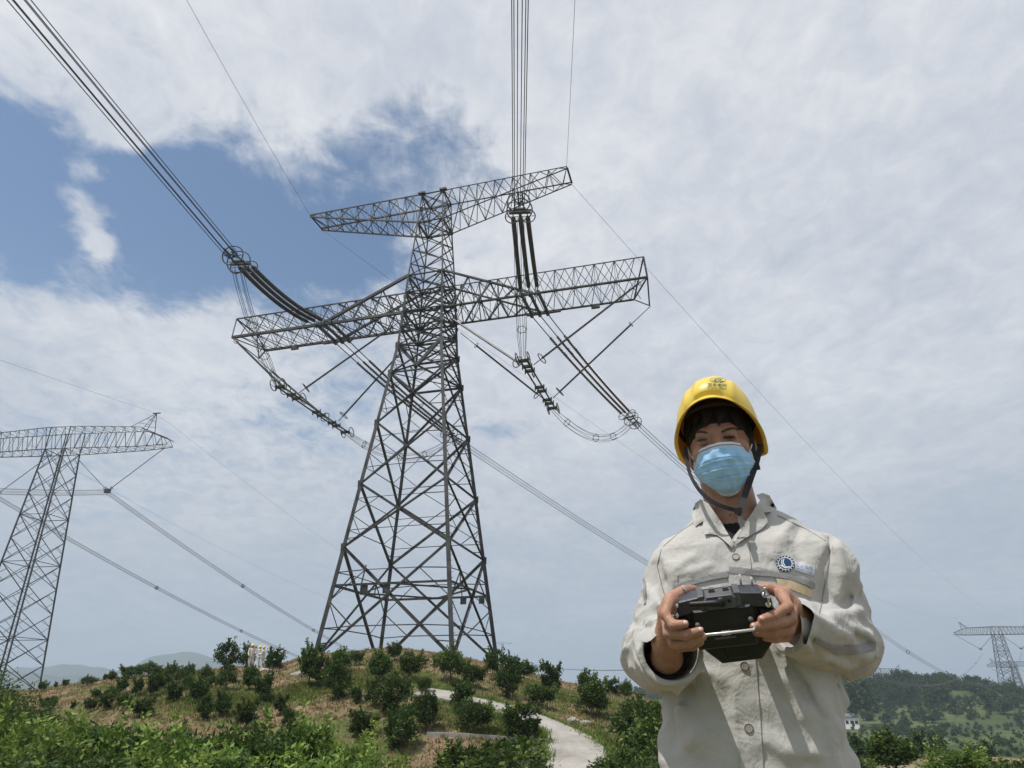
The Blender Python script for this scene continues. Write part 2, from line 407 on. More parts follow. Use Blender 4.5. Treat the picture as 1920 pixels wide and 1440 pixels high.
def x_panel(z0, z1, wd, red, parent, kd=0):
    for k in range(4):
        (ax, ay), (bx, by) = CORN[k], CORN[(k + 1) % 4]
        A0, B0 = W(ax * half(z0), ay * half(z0), z0), W(bx * half(z0), by * half(z0), z0)
        A1, B1 = W(ax * half(z1), ay * half(z1), z1), W(bx * half(z1), by * half(z1), z1)
        part_angle('brace', A0, B1, wd, parent, flip=1); part_angle('brace', B0, A1, wd, parent, flip=-1)
        if red:
            h0, h1 = half(z0), half(z1); fx = h0 / (h0 + h1)
            X = lerp(A0, B1, fx)
            for (L0, L1, C) in ((A0, A1, X), (B0, B1, X)):
                d0 = lerp(L0, X, .5); d1 = lerp(L1, X, .5)
                lace.angle(lerp(L0, L1, .26), d0, red); lace.angle(lerp(L0, L1, .76), d1, red)
                lace.angle(lerp(L0, L1, .5), d0, red); lace.angle(lerp(L0, L1, .5), d1, red)
                if z0 < 14: lace.angle(lerp(L0, L1, .13), lerp(L0, X, .26), red)
            if kd: lace.angle(lerp(A0, X, .5), lerp(B0, X, .5), red); lace.angle(lerp(A1, X, .5), lerp(B1, X, .5), red * .8)
for z1, z0 in zip(levels[:-1], levels[1:]): x_panel(z0, z1, .22 if z0 < 20 else .20, .07, tower, z0 < 20)
x_panel(2.6, 12.2, .24, .09, tower, 1)
# diaphragm ring where the lowest braces cross, with inner bracing and small plates
dz = 8.75; hd = half(dz)
mids = []
for k in range(4):
    (ax, ay), (bx, by) = CORN[k], CORN[(k + 1) % 4]
    a, b_ = W(ax * hd, ay * hd, dz), W(bx * hd, by * hd, dz)
    part_angle('horizontal_beam', a, b_, .2, tower); mids.append((a + b_) / 2)
    lace.angle(lerp(a, b_, .25), W(ax * half(12.2), ay * half(12.2), 12.2) * .5 + (a + b_) / 4, .10)
for k in range(4): lace.angle(mids[k], mids[(k + 1) % 4], .15)
RT = np.array([[TX[0], TY[0], 0], [TX[1], TY[1], 0], [0, 0, 1]])
for k, (x, y) in enumerate([(-2.6, -5.3), (-.4, -5.4), (3.2, 4.6), (5.0, 4.9)]):
    mb = MB(); mb.box(W(x, y, dz - .45), (0.72 - .05 * k, 0.05, 0.8 - .08 * k), RT); mb.build('sign_plate', MAT['fitting_steel'], tower)
for z in (33.88, 30.5, 42.81, 50.35, 54.56):
    h = half(z)
    for k in range(4):
        (ax, ay), (bx, by) = CORN[k], CORN[(k + 1) % 4]
        part_angle('horizontal_beam', W(ax * h, ay * h, z), W(bx * h, by * h, z), .2, tower)
    lace.angle(W(-h, -h, z), W(h, h, z), .12); lace.angle(W(h, -h, z), W(-h, h, z), .12)
zu = [33.88, 36.2, 38.1, 40.56, 42.81, 44.4, 46.3, 48.3, 50.35, 52.5, 54.56]
for z0, z1 in zip(zu[:-1], zu[1:]): x_panel(z0, z1, .15 if z0 < 42 else .11, .06 if z0 < 42 else 0, tower)
for z in (36.2, 38.1, 40.56):
    h = half(z)
    for k in range(4): lace.angle(W(CORN[k][0] * h, CORN[k][1] * h, z), W(CORN[(k + 1) % 4][0] * h, CORN[(k + 1) % 4][1] * h, z), .2)
    lace.angle(W(-h, -h, z), W(h, h, z), .14); lace.angle(W(h, -h, z), W(-h, h, z), .14)
    for (sx, sy) in CORN: lace.angle(W(sx * h, sy * h, z), W(0, 0, z + 1.4), .12)
lace.angle(W(-half(34), -half(34), 34), W(0, -half(31), 31), .3); lace.angle(W(half(34), -half(34), 34), W(0, -half(31), 31), .3)
tag(lace.build('lattice_lacing', steel, tower), kind='stuff')
# climbing-ladder bolts on the near right leg
mb = MB()
for k in range(60):
    z = 4 + k * .5; mb.beam(W(half(z) + .05, -half(z) - .05, z), W(half(z) + .35, -half(z) - .1, z), .035)
tag(mb.build('step_bolts', steel, tower), kind='stuff')

# lower crossarm: a box truss carried by sloping ties
zL, zU, wa = 38.1, 40.56, 2.01
arm = empty('crossarm', W(0, 0, zL), 0, parent=None); arm.parent = tower; arm.matrix_parent_inverse = Matrix.Translation(-tower.location)
def chord(name, pts, wd, par):
    mb = MB()
    for a, b_ in zip(pts[:-1], pts[1:]): mb.angle(a, b_, wd)
    return mb.build(name, steel, par)
al = MB()
for s in (-1, 1):
    chord('chord', [W(s * 1.5, -wa, zL), W(s * 12, -wa, zL), W(s * 24.1, -wa, zL)], .29, arm)
    chord('chord', [W(s * 1.5, wa, zL), W(s * 12.4, wa, zL), W(s * 22.3, wa, zL)], .25, arm)
    chord('chord', [W(s * 2, -wa, zU), W(s * 23.9, -wa, zU)], .13, arm)
    chord('chord', [W(s * 2, wa, zU), W(s * 23.9, wa, zU)], .2, arm)
    for y in (-1, 1):
        hn = half(42.81)
        chord('tie', [W(s * hn, y * hn, 42.81), W(s * 12.2, y * wa, zL + .1)], .30 if y < 0 else .24, arm)
        for f, g in ((.3, .28), (.55, .5), (.8, .75)):
            top = lerp(W(s * hn, y * hn, 42.81), W(s * 12.2, y * wa, zL), f); al.angle(top, W(s * 12.2 * g, y * wa, zL), .16); al.angle(top, W(s * 12.2 * (g + .2), y * wa, zL), .10)
    n = 10; xs = np.linspace(2.2, 23.0, n + 1)
    for k in range(n):
        x0, x1 = xs[k] * s, xs[k + 1] * s; xm = (x0 + x1) / 2; wd = .10 if k < 4 else .075
        for y in (-wa, wa):                                             # side faces
            al.angle(W(x0, y, zL), W(xm, y, zU), wd); al.angle(W(xm, y, zU), W(x1, y, zL), wd)
            al.angle(W(x0, y, zL), W(x0, y, zU), wd * .6)
        for z in (zL, zU):                                              # top and bottom faces
            al.angle(W(x0, -wa, z), W(xm, wa, z), wd); al.angle(W(xm, wa, z), W(x1, -wa, z), wd)
            al.angle(W(x0, wa, z), W(x1, -wa, z), wd * .7); al.angle(W(x0, -wa, z), W(x0, wa, z), wd * .7)
    # end frame
    T, M_, B_, U_ = W(s * 23.9, -wa, zU), W(s * 24.1, -wa, zL), W(s * 22.3, wa, zL), W(s * 23.9, wa, zU)
    tip = W(s * 23.8, wa + 1.0, zL - .4)
    for a, b_ in ((T, M_), (M_, B_), (B_, U_), (U_, T), (T, B_), (M_, U_), (B_, tip), (U_, tip), (M_, tip)): al.angle(a, b_, .13)
    mb = MB()
    for o in (-.9, 0, .9):
        mb.beam(W(s * (12 + o), -wa - .35, zL), W(s * (12 + o) , wa + .35, zL), .3, .22); mb.box(W(s * (12 + o), -wa - .2, zL - .1), (.34, .5, .42), RT); mb.box(W(s * (12 + o), wa + .2, zL - .1), (.34, .5, .42), RT)
    mb.beam(W(s * 10.6, wa, zL - .12), W(s * 14.4, wa, zL - .12), .3, .2)
    mb.build('attachment_frame', MAT['fitting_steel'], arm)
    mb = MB(); mb.box(W(s * 18.2, wa, zL - .25), (.9, .3, .3), RT); mb.build('counterweight', MAT['fitting_steel'], arm)
tag(al.build('arm_lacing', steel, arm), kind='stuff')

# upper crossarm, carrying the earth wires
arm2 = empty('earth_wire_arm', W(0, 0, 50.35), 0); arm2.parent = tower; arm2.matrix_parent_inverse = Matrix.Translation(-tower.location)
al = MB(); zt, zl2 = 54.56, 50.35
for s in (-1, 1):
    tips = {y: W(s * 16.3, y * 1.39, 54.5) for y in (-1, 1)}
    for y in (-1, 1):
        U0 = W(s * half(zt), y * half(zt), zt); L0 = W(s * half(zl2), y * half(zl2), zl2)
        U1 = W(s * 16.3, y * 1.39, 54.6); L1 = W(s * 16.3, y * 1.39, 54.3)
        chord('chord', [U0, U1], .13 if y < 0 else .18, arm2); chord('chord', [L0, L1], .16, arm2)
        n = 7
        for k in range(n):
            f0, f1 = k / n, (k + 1) / n; fm = (f0 + f1) / 2
            al.angle(lerp(L0, L1, f0), lerp(U0, U1, fm), .10); al.angle(lerp(U0, U1, fm), lerp(L0, L1, f1), .10)
            al.angle(lerp(L0, L1, f1), lerp(U0, U1, f1), .06)
    for lo in (0, 1):
        A = [W(s * half(zt if lo else zl2), y * half(zt if lo else zl2), zt if lo else zl2) for y in (-1, 1)]
        n = 7
        for k in range(n):
            f0, f1 = k / n, (k + 1) / n; fm = (f0 + f1) / 2
            p = lambda y, f: lerp(A[0 if y < 0 else 1], tips[y], f)
            al.angle(p(-1, f0), p(1, fm), .085); al.angle(p(1, fm), p(-1, f1), .085); al.angle(p(-1, f1), p(1, f1), .06)
    al.angle(tips[-1], tips[1], .22)
    mb = MB(); mb.box(W(s * half(zt), -half(zt), zt + .15), (.85, .5, .22), RT); mb.build('cap_plate', MAT['fitting_steel'], arm2)
for sx, sy in CORN: al.angle(W(sx * 1.5, sy * 1.5, zl2), W(-sx * 1.36, sy * 1.36, zt), .13)
tag(al.build('arm_lacing', steel, arm2), kind='stuff')

# ------------------------------------------------------------------ insulator strings, jumpers and conductors
def nrm3(a): return a / np.linalg.norm(a)
def bez(a, b_, c_, n): return [a * (1 - t) ** 2 + 2 * b_ * t * (1 - t) + c_ * t * t for t in np.linspace(0, 1, n)]
def disc_string(pts, r0, r1, n, name, parent, k=9):
    """a chain of discs along a curve"""
    pts = np.array(pts); d = np.r_[0, np.cumsum(np.linalg.norm(np.diff(pts, axis=0), axis=1))]
    s = []; r = []
    for i in range(n):
        a = d[-1] * i / n; b_ = d[-1] / n
        s += [a, a + b_ * .34, a + b_ * .42, a + b_ * .72]; r += [r0, r0, r1, r1 * .72]
    s.append(d[-1]); r.append(r0)
    q = [np.array([np.interp(x, d, pts[:, j]) for j in range(3)]) for x in s]
    mb = MB(); mb.tube(q, r, k); return mb.build(name, MAT['insulator_dark'], parent, False)
ringmat = MAT['fitting_steel']
def strain_set(s, near, end, sag, label):
    y = -1 if near else 1
    t = empty('strain_insulator_set', W(s * 12, y * wa, zL), 0, label, 'insulator')
    t['group'] = 'strain insulator sets on the tower'
    A = W(s * 12, y * (wa + .3), zL - .15); d = nrm3(end - A); side = nrm3(np.cross(d, [0, 0, 1.0]))
    if side @ np.array([TX[0], TX[1], 0]) < 0: side = -side
    mid = (A + end) / 2 + np.array([0, 0, -sag]); e0_ = end - nrm3(end - mid) * 1.45
    fit = MB()
    for o in (-.9, 0, .9):
        a = W(s * 12 + o, y * (wa + .3), zL - .15); e = end + side * o * .62 - d * 1.6; m_ = (a + e) / 2 + np.array([0, 0, -sag * 1.0])
        crv = bez(a, m_, e, 24)
        k0 = 3 if near else 4
        links = MB(); links.tube(crv[:k0 + 1], .06, 5); links.build('link_rod', ringmat, t)
        disc_string(crv[k0:-1], .12 if near else .10, .21 if near else .2, 52, 'insulator_string', t)
        fit.tube(crv[-2:] + [e0_], .05, 5)
    dn = nrm3(end - ((A + end) / 2 + np.array([0, 0, -sag])))
    up = nrm3(np.cross(side, dn))
    e0 = end - dn * 1.5
    fit.beam(e0 - side * .85, e0 + side * .85, .28, .12); fit.beam(e0 + dn * .5 - side * .5, e0 + dn * .5 + side * .5, .24, .12)
    for o in (-.4, .4): fit.beam(e0 + side * o, end + side * o * .8, .1)
    for k in range(6):
        an = math.pi * k / 3 + .5; c = end + dn * .1 + (side * math.cos(an) + up * math.sin(an)) * .34
        fit.beam(c, end - dn * .3, .06); fit.tube([c - dn * .3, c + dn * .8], .05, 5)
    fit.build('yoke_plate', ringmat, t)
    for c, R, r in ((end, .86, .055), (end - dn * 1.1, .98, .055)):
        mb = MB(); mb.torus(c, dn, R, r, 30, 6); mb.tube([c - side * R, c + side * R], .035, 4); mb.build('grading_ring', ringmat, t, True)
    for o in (-1, 1):
        mb = MB(); mb.torus(end - dn * 2.1 + side * o * .62, dn, .56, .05, 26, 6); mb.tube([end - dn * 2.1 + side * o * .1, end - dn * 2.1 + side * o * 1.15], .03, 4); mb.build('grading_ring', ringmat, t, True)
    return dn, side, up
def bundle(name, pts, rad, wr, label, group, nw=6, spacers=(), mat='old_wire', seg=5, roll=.26, cat='cable', spr=None):
    """parallel conductors held in a ring, with spacers"""
    pts = [np.asarray(p, float) for p in pts]
    t = empty(name, pts[0], 0, label, cat, group)
    fr = []
    for k in range(len(pts)):
        d = nrm3(pts[min(k + 1, len(pts) - 1)] - pts[max(k - 1, 0)]); x = np.cross(d, [0, 0, 1.0])
        x = nrm3(x) if np.linalg.norm(x) > 1e-3 else np.array([1.0, 0, 0]); fr.append((x, np.cross(x, d), d))
    rads = rad if hasattr(rad, '__len__') else [rad] * len(pts)
    for j in range(nw):
        an = roll + 2 * math.pi * j / nw
        mb = MB(); mb.tube([p + R * (f[0] * math.cos(an) + f[1] * math.sin(an)) for p, f, R in zip(pts, fr, rads)], wr, seg)
        mb.build('wire', MAT[mat], t)
    for k in spacers:
        p, (x, y_, d), R = pts[k], fr[k], rads[k]
        mb = MB(); ring = [p + R * (x * math.cos(roll + 2 * math.pi * j / nw) + y_ * math.sin(roll + 2 * math.pi * j / nw)) for j in range(nw)]
        rr = spr or wr * 1.8
        mb.tube(ring, rr, 4, True)
        for q in ring: mb.tube([q - d * rr * 3, q + d * rr * 3], rr * 1.5, 5)
        mb.build('spacer', ringmat, t)
    return t
LN, RN = np.array([-22.7, 47.2, 32.5]), np.array([0.51, 42.4, 34.0])
h38 = np.array([math.sin(math.radians(38)), math.cos(math.radians(38))])
def fs(s): return 27.85 - .1456 * (s - 39) + .000341 * (s - 39) * (s - 152)
LB, RB = W(-12, wa, zL), W(12, wa, zL)
def fpt(B, s, z=None): return np.array([B[0] + h38[0] * s, B[1] + h38[1] * s, fs(s) if z is None else z])
LF, RF = fpt(LB, 20.6), fpt(RB, 20.6)
strain_set(-1, True, LN, 1.5, 'three thick black insulator strings pulling from the left arm towards the viewer')
strain_set(1, True, RN, 0.6, 'three thick black insulator strings rising from the right arm towards the viewer')
strain_set(-1, False, LF, .8, 'three disc insulator strings running behind the tower body from the left arm')
strain_set(1, False, RF, .8, 'three disc insulator strings slanting down right from the right arm')
def near_line(p0, p1, z1):
    out = []
    for Y in np.concatenate([np.linspace(p0[1], 0, 14), np.linspace(-15, -220, 10)]):
        f = (p0[1] - Y) / (p0[1] - p1[1]); s = p0[1] - Y
        out.append((p0[0] + (p1[0] - p0[0]) * f, Y, p0[2] - .045 * s + .00022 * s * s))
    return out
bundle('conductor_bundle', near_line(LN, (-24.55, 24.1), 0), .45, .030, 'bundle of black power cables crossing the sky to the upper left corner', 'conductor bundles of the main line')
bundle('conductor_bundle', near_line(RN, (0.42, 25.0), 0), .45, .030, 'bundle of black power cables rising straight up to the top edge', 'conductor bundles of the main line')
ss = np.concatenate([np.linspace(20.6, 120, 14), np.linspace(132, 566, 27)])
bundle('conductor_bundle', [fpt(LB, s) for s in ss], .42, .026, 'bundle of cables running from behind the tower to the right, past the shoulder', 'conductor bundles of the main line', spacers=range(9, 40, 4), mat='aluminium_wire', seg=4, spr=.07)
bundle('conductor_bundle', [fpt(RB, s) for s in ss], .42, .026, 'bundle of cables passing behind the helmet and reappearing by the elbow on the right', 'conductor bundles of the main line', spacers=range(8, 40, 4), mat='aluminium_wire', seg=4, spr=.07)
# rigid jumpers on V strings below the arm
ZJ = 28.0
for s in (-1, 1):
    side_w = 'left' if s < 0 else 'right'
    yn, yf = (-8.0, 6.4) if s < 0 else (-7.2, 5.6)
    x0 = s * 12.5
    j = empty('jumper_tube', W(x0, yn, ZJ), 0, 'rigid twin tube jumper with rings slung under the %s arm' % side_w, 'jumper', 'rigid jumpers')
    for o in (-.3, .3):
        mb = MB(); mb.tube([W(x0 + o, yn, ZJ), W(x0 + o, yf, ZJ)], .085, 7); mb.build('tube', ringmat, j, True)
    for y in (yn + .3, -5.6, -4.6, -.6, .4, 2.8, 3.8, yf - .4):
        mb = MB(); mb.box(W(x0, y, ZJ), (.9, .42, .2), RT); mb.tube([W(x0 - .45, y, ZJ - .3), W(x0 - .45, y, ZJ + .3)], .06, 5); mb.tube([W(x0 + .45, y, ZJ - .3), W(x0 + .45, y, ZJ + .3)], .06, 5)
        mb.build('clamp', MAT['insulator_dark'], j)
    for y, xx in ((yn, -.55), (yn, .55), (yf, -.55), (yf, .55), (-3.4, 0.0)):
        mb = MB(); mb.torus(W(x0 + xx, y, ZJ + (.1 if xx else .5)), np.array([TX[0], TX[1], 0.15]), .58, .05, 26, 6); mb.tube([W(x0 + xx, y - .5, ZJ), W(x0 + xx, y + .5, ZJ)], .03, 4); mb.build('grading_ring', ringmat, j, True)
    for nm, y, yt in (('near', -5.1, -wa), ('far', 3.3, wa + 1.0)):
        for io in ('outer', 'inner'):
            top = W(s * 23.9, yt, zL - (.1 if nm == 'near' else .5)) if io == 'outer' else W(s * 2.9, yt if nm == 'near' else wa, zL - 1.2)
            bot = W(x0 + (s * .5 if io == 'outer' else -s * .5), y, ZJ + .35)
            lab = '%s insulator rod of the %s V under the %s arm' % (io, 'nearer' if nm == 'near' else 'farther', side_w)
            v_ = empty('jumper_insulator', top, 0, lab, 'insulator', 'V strings holding the jumpers')
            mb = MB(); link_len = .06 if nm == 'near' else .2
            mb.tube([top, lerp(top, bot, link_len)], .045, 5); mb.build('link', ringmat, v_); mb = MB(); mb.tube([lerp(top, bot, .93), bot], .05, 5); mb.build('link', ringmat, v_)
            disc_string([lerp(top, bot, link_len), lerp(top, bot, .93)], .09, .13, 60, 'rod', v_, 7)
            for f, R in ((link_len, .28), (.93, .55)):
                mb = MB(); mb.torus(lerp(top, bot, f), bot - top, R, .035 if R < .5 else .05, 22, 5); mb.build('grading_ring', ringmat, v_, True)
    near_end, far_end = (LN, LF) if s < 0 else (RN, RF)
    a, e = near_end + np.array([0, 1.2, -.4]), W(x0, yn, ZJ)
    c1 = np.array([lerp(a, e, .35)[0], lerp(a, e, .30)[1], ZJ + (1.2 if s < 0 else 0.5)])
    bundle('jumper_cable', bez(a, c1, e, 20), np.r_[np.full(16, .42), .36, .32, .28, .25], .022, 'loop of jumper cables hanging from the near rings to the %s tube' % side_w, 'jumper cables', spacers=(9, 14), spr=.03)
    a, e = W(x0, yf, ZJ), far_end + np.array([-.8, -1.0, -.4])
    c1 = lerp(a, e, .55) + np.array([0, 0, -5.2])
    bundle('jumper_cable', bez(a, c1, e, 22), np.r_[.25, .3, .36, np.full(19, .42)], .022, 'loop of jumper cables drooping from the %s tube to the far rings' % side_w, 'jumper cables', spacers=(3, 10, 15), mat='aluminium_wire', spr=.035)
# earth wires
def wire(name, pts, r, label, group, mat='aluminium_wire'):
    mb = MB(); mb.tube([np.asarray(p, float) for p in pts], r, 4); return tag(mb.build(name, MAT[mat]), label, 'wire', group)
tl, tr = W(-16.3, -1.5, 54.5), W(16.3, -1.5, 54.5)
for p0, px, lab in ((tl, (350, 0), 'thin earth wire rising from the left tip of the upper arm'), (tr, (1078, 0), 'thin earth wire rising from the right tip of the upper arm')):
    p1 = PZ(*px, 51.5); d = p1 - p0
    wire('earth_wire', [p0 + d * f + np.array([0, 0, -1.0 * f * (1 - f)]) for f in np.linspace(0, 5, 30)], .02, lab, 'earth wires')
for p0, lab in ((W(-16.3, 1.5, 54.4), 'thin earth wire descending behind the tower from the left tip'), (W(16.3, 1.5, 54.4), 'thin earth wire slanting down to the right from the right tip')):
    wire('earth_wire', [np.array([p0[0] + h38[0] * s, p0[1] + h38[1] * s, 54.4 - .125 * s + .00021 * s * s]) for s in np.linspace(0, 560, 50)], .022, lab, 'earth wires')

# ------------------------------------------------------------------ suspension towers farther off
def susp_tower(name, base, ang, H, b0, b1, armL, th, label, nlev=11, mat='far_steel', strings=True):
    """single-column lattice tower with a long box arm, two earth-wire horns and V strings"""
    ca, sa = math.cos(ang), math.sin(ang); bx, by, bz = base
    def w_(x, y, z): return np.array([bx + x * ca - y * sa, by + x * sa + y * ca, bz + z])
    t = empty(name, base, 0, label, 'tower'); mt = MAT[mat]
    hb = lambda z: b0 + (b1 - b0) * z / H
    for sx, sy in CORN:
        mb = MB(); mb.angle(w_(sx * hb(0), sy * hb(0), 0), w_(sx * b1, sy * b1, H), th * 2.3); mb.angle(w_(sx * b1, sy * b1, H), w_(sx * b1, sy * b1, H + 5.2), th * 1.6); mb.build('leg', mt, t)
    zs = [H * (1 - (1 - k / nlev) ** 1.0) for k in range(nlev + 1)]
    br = MB(); rd = MB()
    for z0, z1 in zip(zs[:-1], zs[1:]):
        for k in range(4):
            (ax, ay), (cx_, cy_) = CORN[k], CORN[(k + 1) % 4]
            A0, B0, A1, B1 = w_(ax * hb(z0), ay * hb(z0), z0), w_(cx_ * hb(z0), cy_ * hb(z0), z0), w_(ax * hb(z1), ay * hb(z1), z1), w_(cx_ * hb(z1), cy_ * hb(z1), z1)
            br.angle(A0, B1, th * 1.25); br.angle(B0, A1, th * 1.0)
            X = (A0 + B1 + B0 + A1) / 4
            rd.angle((A0 + A1) / 2, lerp(A0, X, .5), th * .55); rd.angle((B0 + B1) / 2, lerp(B1, X, .5), th * .55); rd.angle((A0 + A1) / 2, lerp(A1, X, .5), th * .55); rd.angle((B0 + B1) / 2, lerp(B0, X, .5), th * .55)
    for z in (zs[2], zs[5], zs[7], H):
        for k in range(4): br.angle(w_(CORN[k][0] * hb(z), CORN[k][1] * hb(z), z), w_(CORN[(k + 1) % 4][0] * hb(z), CORN[(k + 1) % 4][1] * hb(z), z), th * 1.2)
    tag(br.build('bracing', mt, t), kind='stuff'); tag(rd.build('lattice_lacing', mt, t), kind='stuff')
    lc = MB(); ca_ = empty('crossarm', w_(0, 0, H)); ca_.parent = t; ca_.matrix_parent_inverse = Matrix.Translation(-t.location)
    def prof(x):   # half depth, bottom, top of the arm at distance x
        f = x / armL; return b1 * (1 - .62 * max(0, f - .15)), H + .8 * max(0, f - .75) * 2, H + (5.2 if f < .12 else 5.2 - .9 * (f - .12) if f < .72 else 4.66 - (f - .72) * 10.5)
    for s in (-1, 1):
        xs = np.linspace(0, armL, 12); chs = {(y, j): MB() for y in (-1, 1) for j in (1, 2)}
        for x0, x1 in zip(xs[:-1], xs[1:]):
            p0, p1 = prof(x0), prof(x1); xm = (x0 + x1) / 2; pm = prof(xm)
            for y in (-1, 1):
                chs[(y, 1)].angle(w_(s * x0, y * p0[0], p0[1]), w_(s * x1, y * p1[0], p1[1]), th * 1.5); chs[(y, 2)].angle(w_(s * x0, y * p0[0], p0[2]), w_(s * x1, y * p1[0], p1[2]), th * 1.2)
                lc.angle(w_(s * x0, y * p0[0], p0[1]), w_(s * xm, y * pm[0], pm[2]), th * .8); lc.angle(w_(s * xm, y * pm[0], pm[2]), w_(s * x1, y * p1[0], p1[1]), th * .8)
            for j in (1, 2): lc.angle(w_(s * x0, -p0[0], p0[j]), w_(s * x1, p1[0], p1[j]), th * .7); lc.angle(w_(s * x1, -p1[0], p1[j]), w_(s * x1, p1[0], p1[j]), th * .6)
        for q_ in chs.values(): q_.build('chord', mt, ca_)
        hx = armL * .68; hp = prof(hx); tip = w_(s * (hx + 3.4), 0, H + 8.4)
        hm = MB()
        for y in (-1, 1):
            hm.angle(w_(s * (hx - 1), y * hp[0], hp[2]), tip, th * 1.1); hm.angle(w_(s * (hx + 3), y * hp[0] * .9, prof(hx + 3)[2]), tip, th * 1.1)
            for f in (.3, .6): hm.angle(lerp(w_(s * (hx - 1), y * hp[0], hp[2]), tip, f), lerp(w_(s * (hx + 3), y * hp[0] * .9, prof(hx + 3)[2]), tip, f), th * .8)
        hm.beam(tip - np.array([ca, sa, 0]) * .9, tip + np.array([ca, sa, 0]) * .9, th * 2, th * 2)
        hm.build('earth_wire_horn', mt, t)
    tag(lc.build('arm_lacing', mt, ca_), kind='stuff')
    if strings:
        for s in (-1, 1):
            bot = w_(s * strings, 0, H - 9.5)
            for top in (w_(s * (armL - 1), 0, H), w_(s * (b1 + .2), 0, H - .4)):
                mb = MB(); mb.tube([top, bot], th * .75, 5); mb.torus(lerp(top, bot, .93), bot - top, th * 3.2, th * .5, 14, 4); mb.build('insulator_rod', MAT['insulator_dark'], t)
            mb = MB(); mb.box(bot, (1.2, .6, .9)); mb.build('clamp', MAT['insulator_dark'], t)
    return w_
ltw = susp_tower('transmission_tower', (-102.0, 150.0, 0.2), math.radians(-7.4), 49.8, 5.1, 2.4, 26.0, .11, 'lattice tower with a single long arm at the left edge of the photo', 10, strings=13.5)
rtw = susp_tower('transmission_tower', (341.0, 517.0, -10.5), math.radians(-14), 48.2, 6.6, 2.6, 27.0, .19, 'hazy lattice tower with one arm at the right edge of the photo', 9, strings=12.6)
susp_tower('transmission_tower', (590.0, 880.0, -17), math.radians(-20), 46, 6.0, 2.6, 27.0, .24, 'fainter second lattice tower seen just left of the right edge tower', 9, strings=12.6)
susp_tower('transmission_tower', (405.0, 830.0, -30.0), math.radians(-20), 50, 6.0, 2.6, 27.0, .22, 'top of a faint tower poking above the wooded hill beside the elbow', 9, strings=None)
# far strain tower, seen just right of the main tower's foot
ftx, fty, ftz = -19.0, 1500.0, 36.0
ft = empty('transmission_tower', (ftx, fty, ftz), 0, 'tiny hazy tower on the skyline right of the big tower foot', 'tower')
fm = MB(); fa = MB()
for sx, sy in CORN: fm.angle((ftx + sx * 6, fty + sy * 6, ftz - 10), (ftx + sx * 1.6, fty + sy * 1.6, ftz + 56), .8)
for k in range(9):
    z0, z1 = ftz + k * 6.2, ftz + (k + 1) * 6.2; h0, h1 = 6 - 4.4 * k / 9, 6 - 4.4 * (k + 1) / 9
    for y in (-1, 1): fm.angle((ftx - h0, fty + y * h0, z0), (ftx + h1, fty + y * h1, z1), .4); fm.angle((ftx + h0, fty + y * h0, z0), (ftx - h1, fty + y * h1, z1), .4)
fm.build('column', MAT['far_steel'], ft)
for z, L, h in ((ftz + 54, 20, 4.5), (ftz + 28, 30, 3.5)):
    fa = MB()
    for s in (-1, 1):
        fa.angle((ftx, fty, z + 1), (ftx + s * L, fty - s * 4, z + 2.5), .5); fa.angle((ftx, fty, z + h + 1), (ftx + s * L, fty - s * 4, z + 3), .4)
        for k in range(6): fa.angle((ftx + s * L * k / 6, fty, z + 1 + k * .25), (ftx + s * L * (k + .5) / 6, fty, z + h + 1 - k * .35), .3)
    tag(fa.build('crossarm', MAT['far_steel'], ft), kind='stuff')

wire('overhead_cable', [(ftx + 24 + 3.1 * s, fty - s * 14, ftz + 22 - s * 1.25 + .0115 * s * s) for s in np.linspace(0, 46, 30)], .55, 'faint drooping cable leaving the tiny skyline tower to the right', 'far cables')
# the left tower's line
hL = np.array([math.sin(math.radians(9.4)), math.cos(math.radians(9.4))])
for s, where in ((1, 'from the right clamp'), (-1, 'from the left clamp')):
    c0 = ltw(s * 13.5, 0, 49.8 - 9.8)
    far_ = [np.array([c0[0] + hL[0] * d_, c0[1] + hL[1] * d_, c0[2] - .205 * d_ + .00026 * d_ * d_]) for d_ in np.linspace(0, 420, 42)]
    bundle('conductor_bundle', far_, .4, .032, 'bundle of cables sagging right %s of the left edge tower' % where, 'conductor bundles of the left line', spacers=(6, 11, 16, 21), mat='aluminium_wire', seg=4, spr=.09)
    nr = [np.array([c0[0] - hL[0] * d_, c0[1] - hL[1] * d_, c0[2] - .29 * d_ + .0011 * d_ * d_]) for d_ in np.linspace(0, 200, 30)]
    bundle('conductor_bundle', nr, .55, .032, 'level bundle of cables leaving the left edge %s of the left tower' % where, 'conductor bundles of the left line', mat='aluminium_wire', seg=4)
for s in (-1, 1):
    c0 = ltw(s * (26 * .68 + 3.4), 0, 49.8 + 8.4)
    wire('earth_wire', [np.array([c0[0] + hL[0] * d_, c0[1] + hL[1] * d_, c0[2] - (.12 if d_ > 0 else -.16) * d_ + .0002 * d_ * d_]) for d_ in np.linspace(-110, 420, 60)], .024, 'thin earth wire over the left edge tower, %s horn' % ('right' if s > 0 else 'left'), 'earth wires')
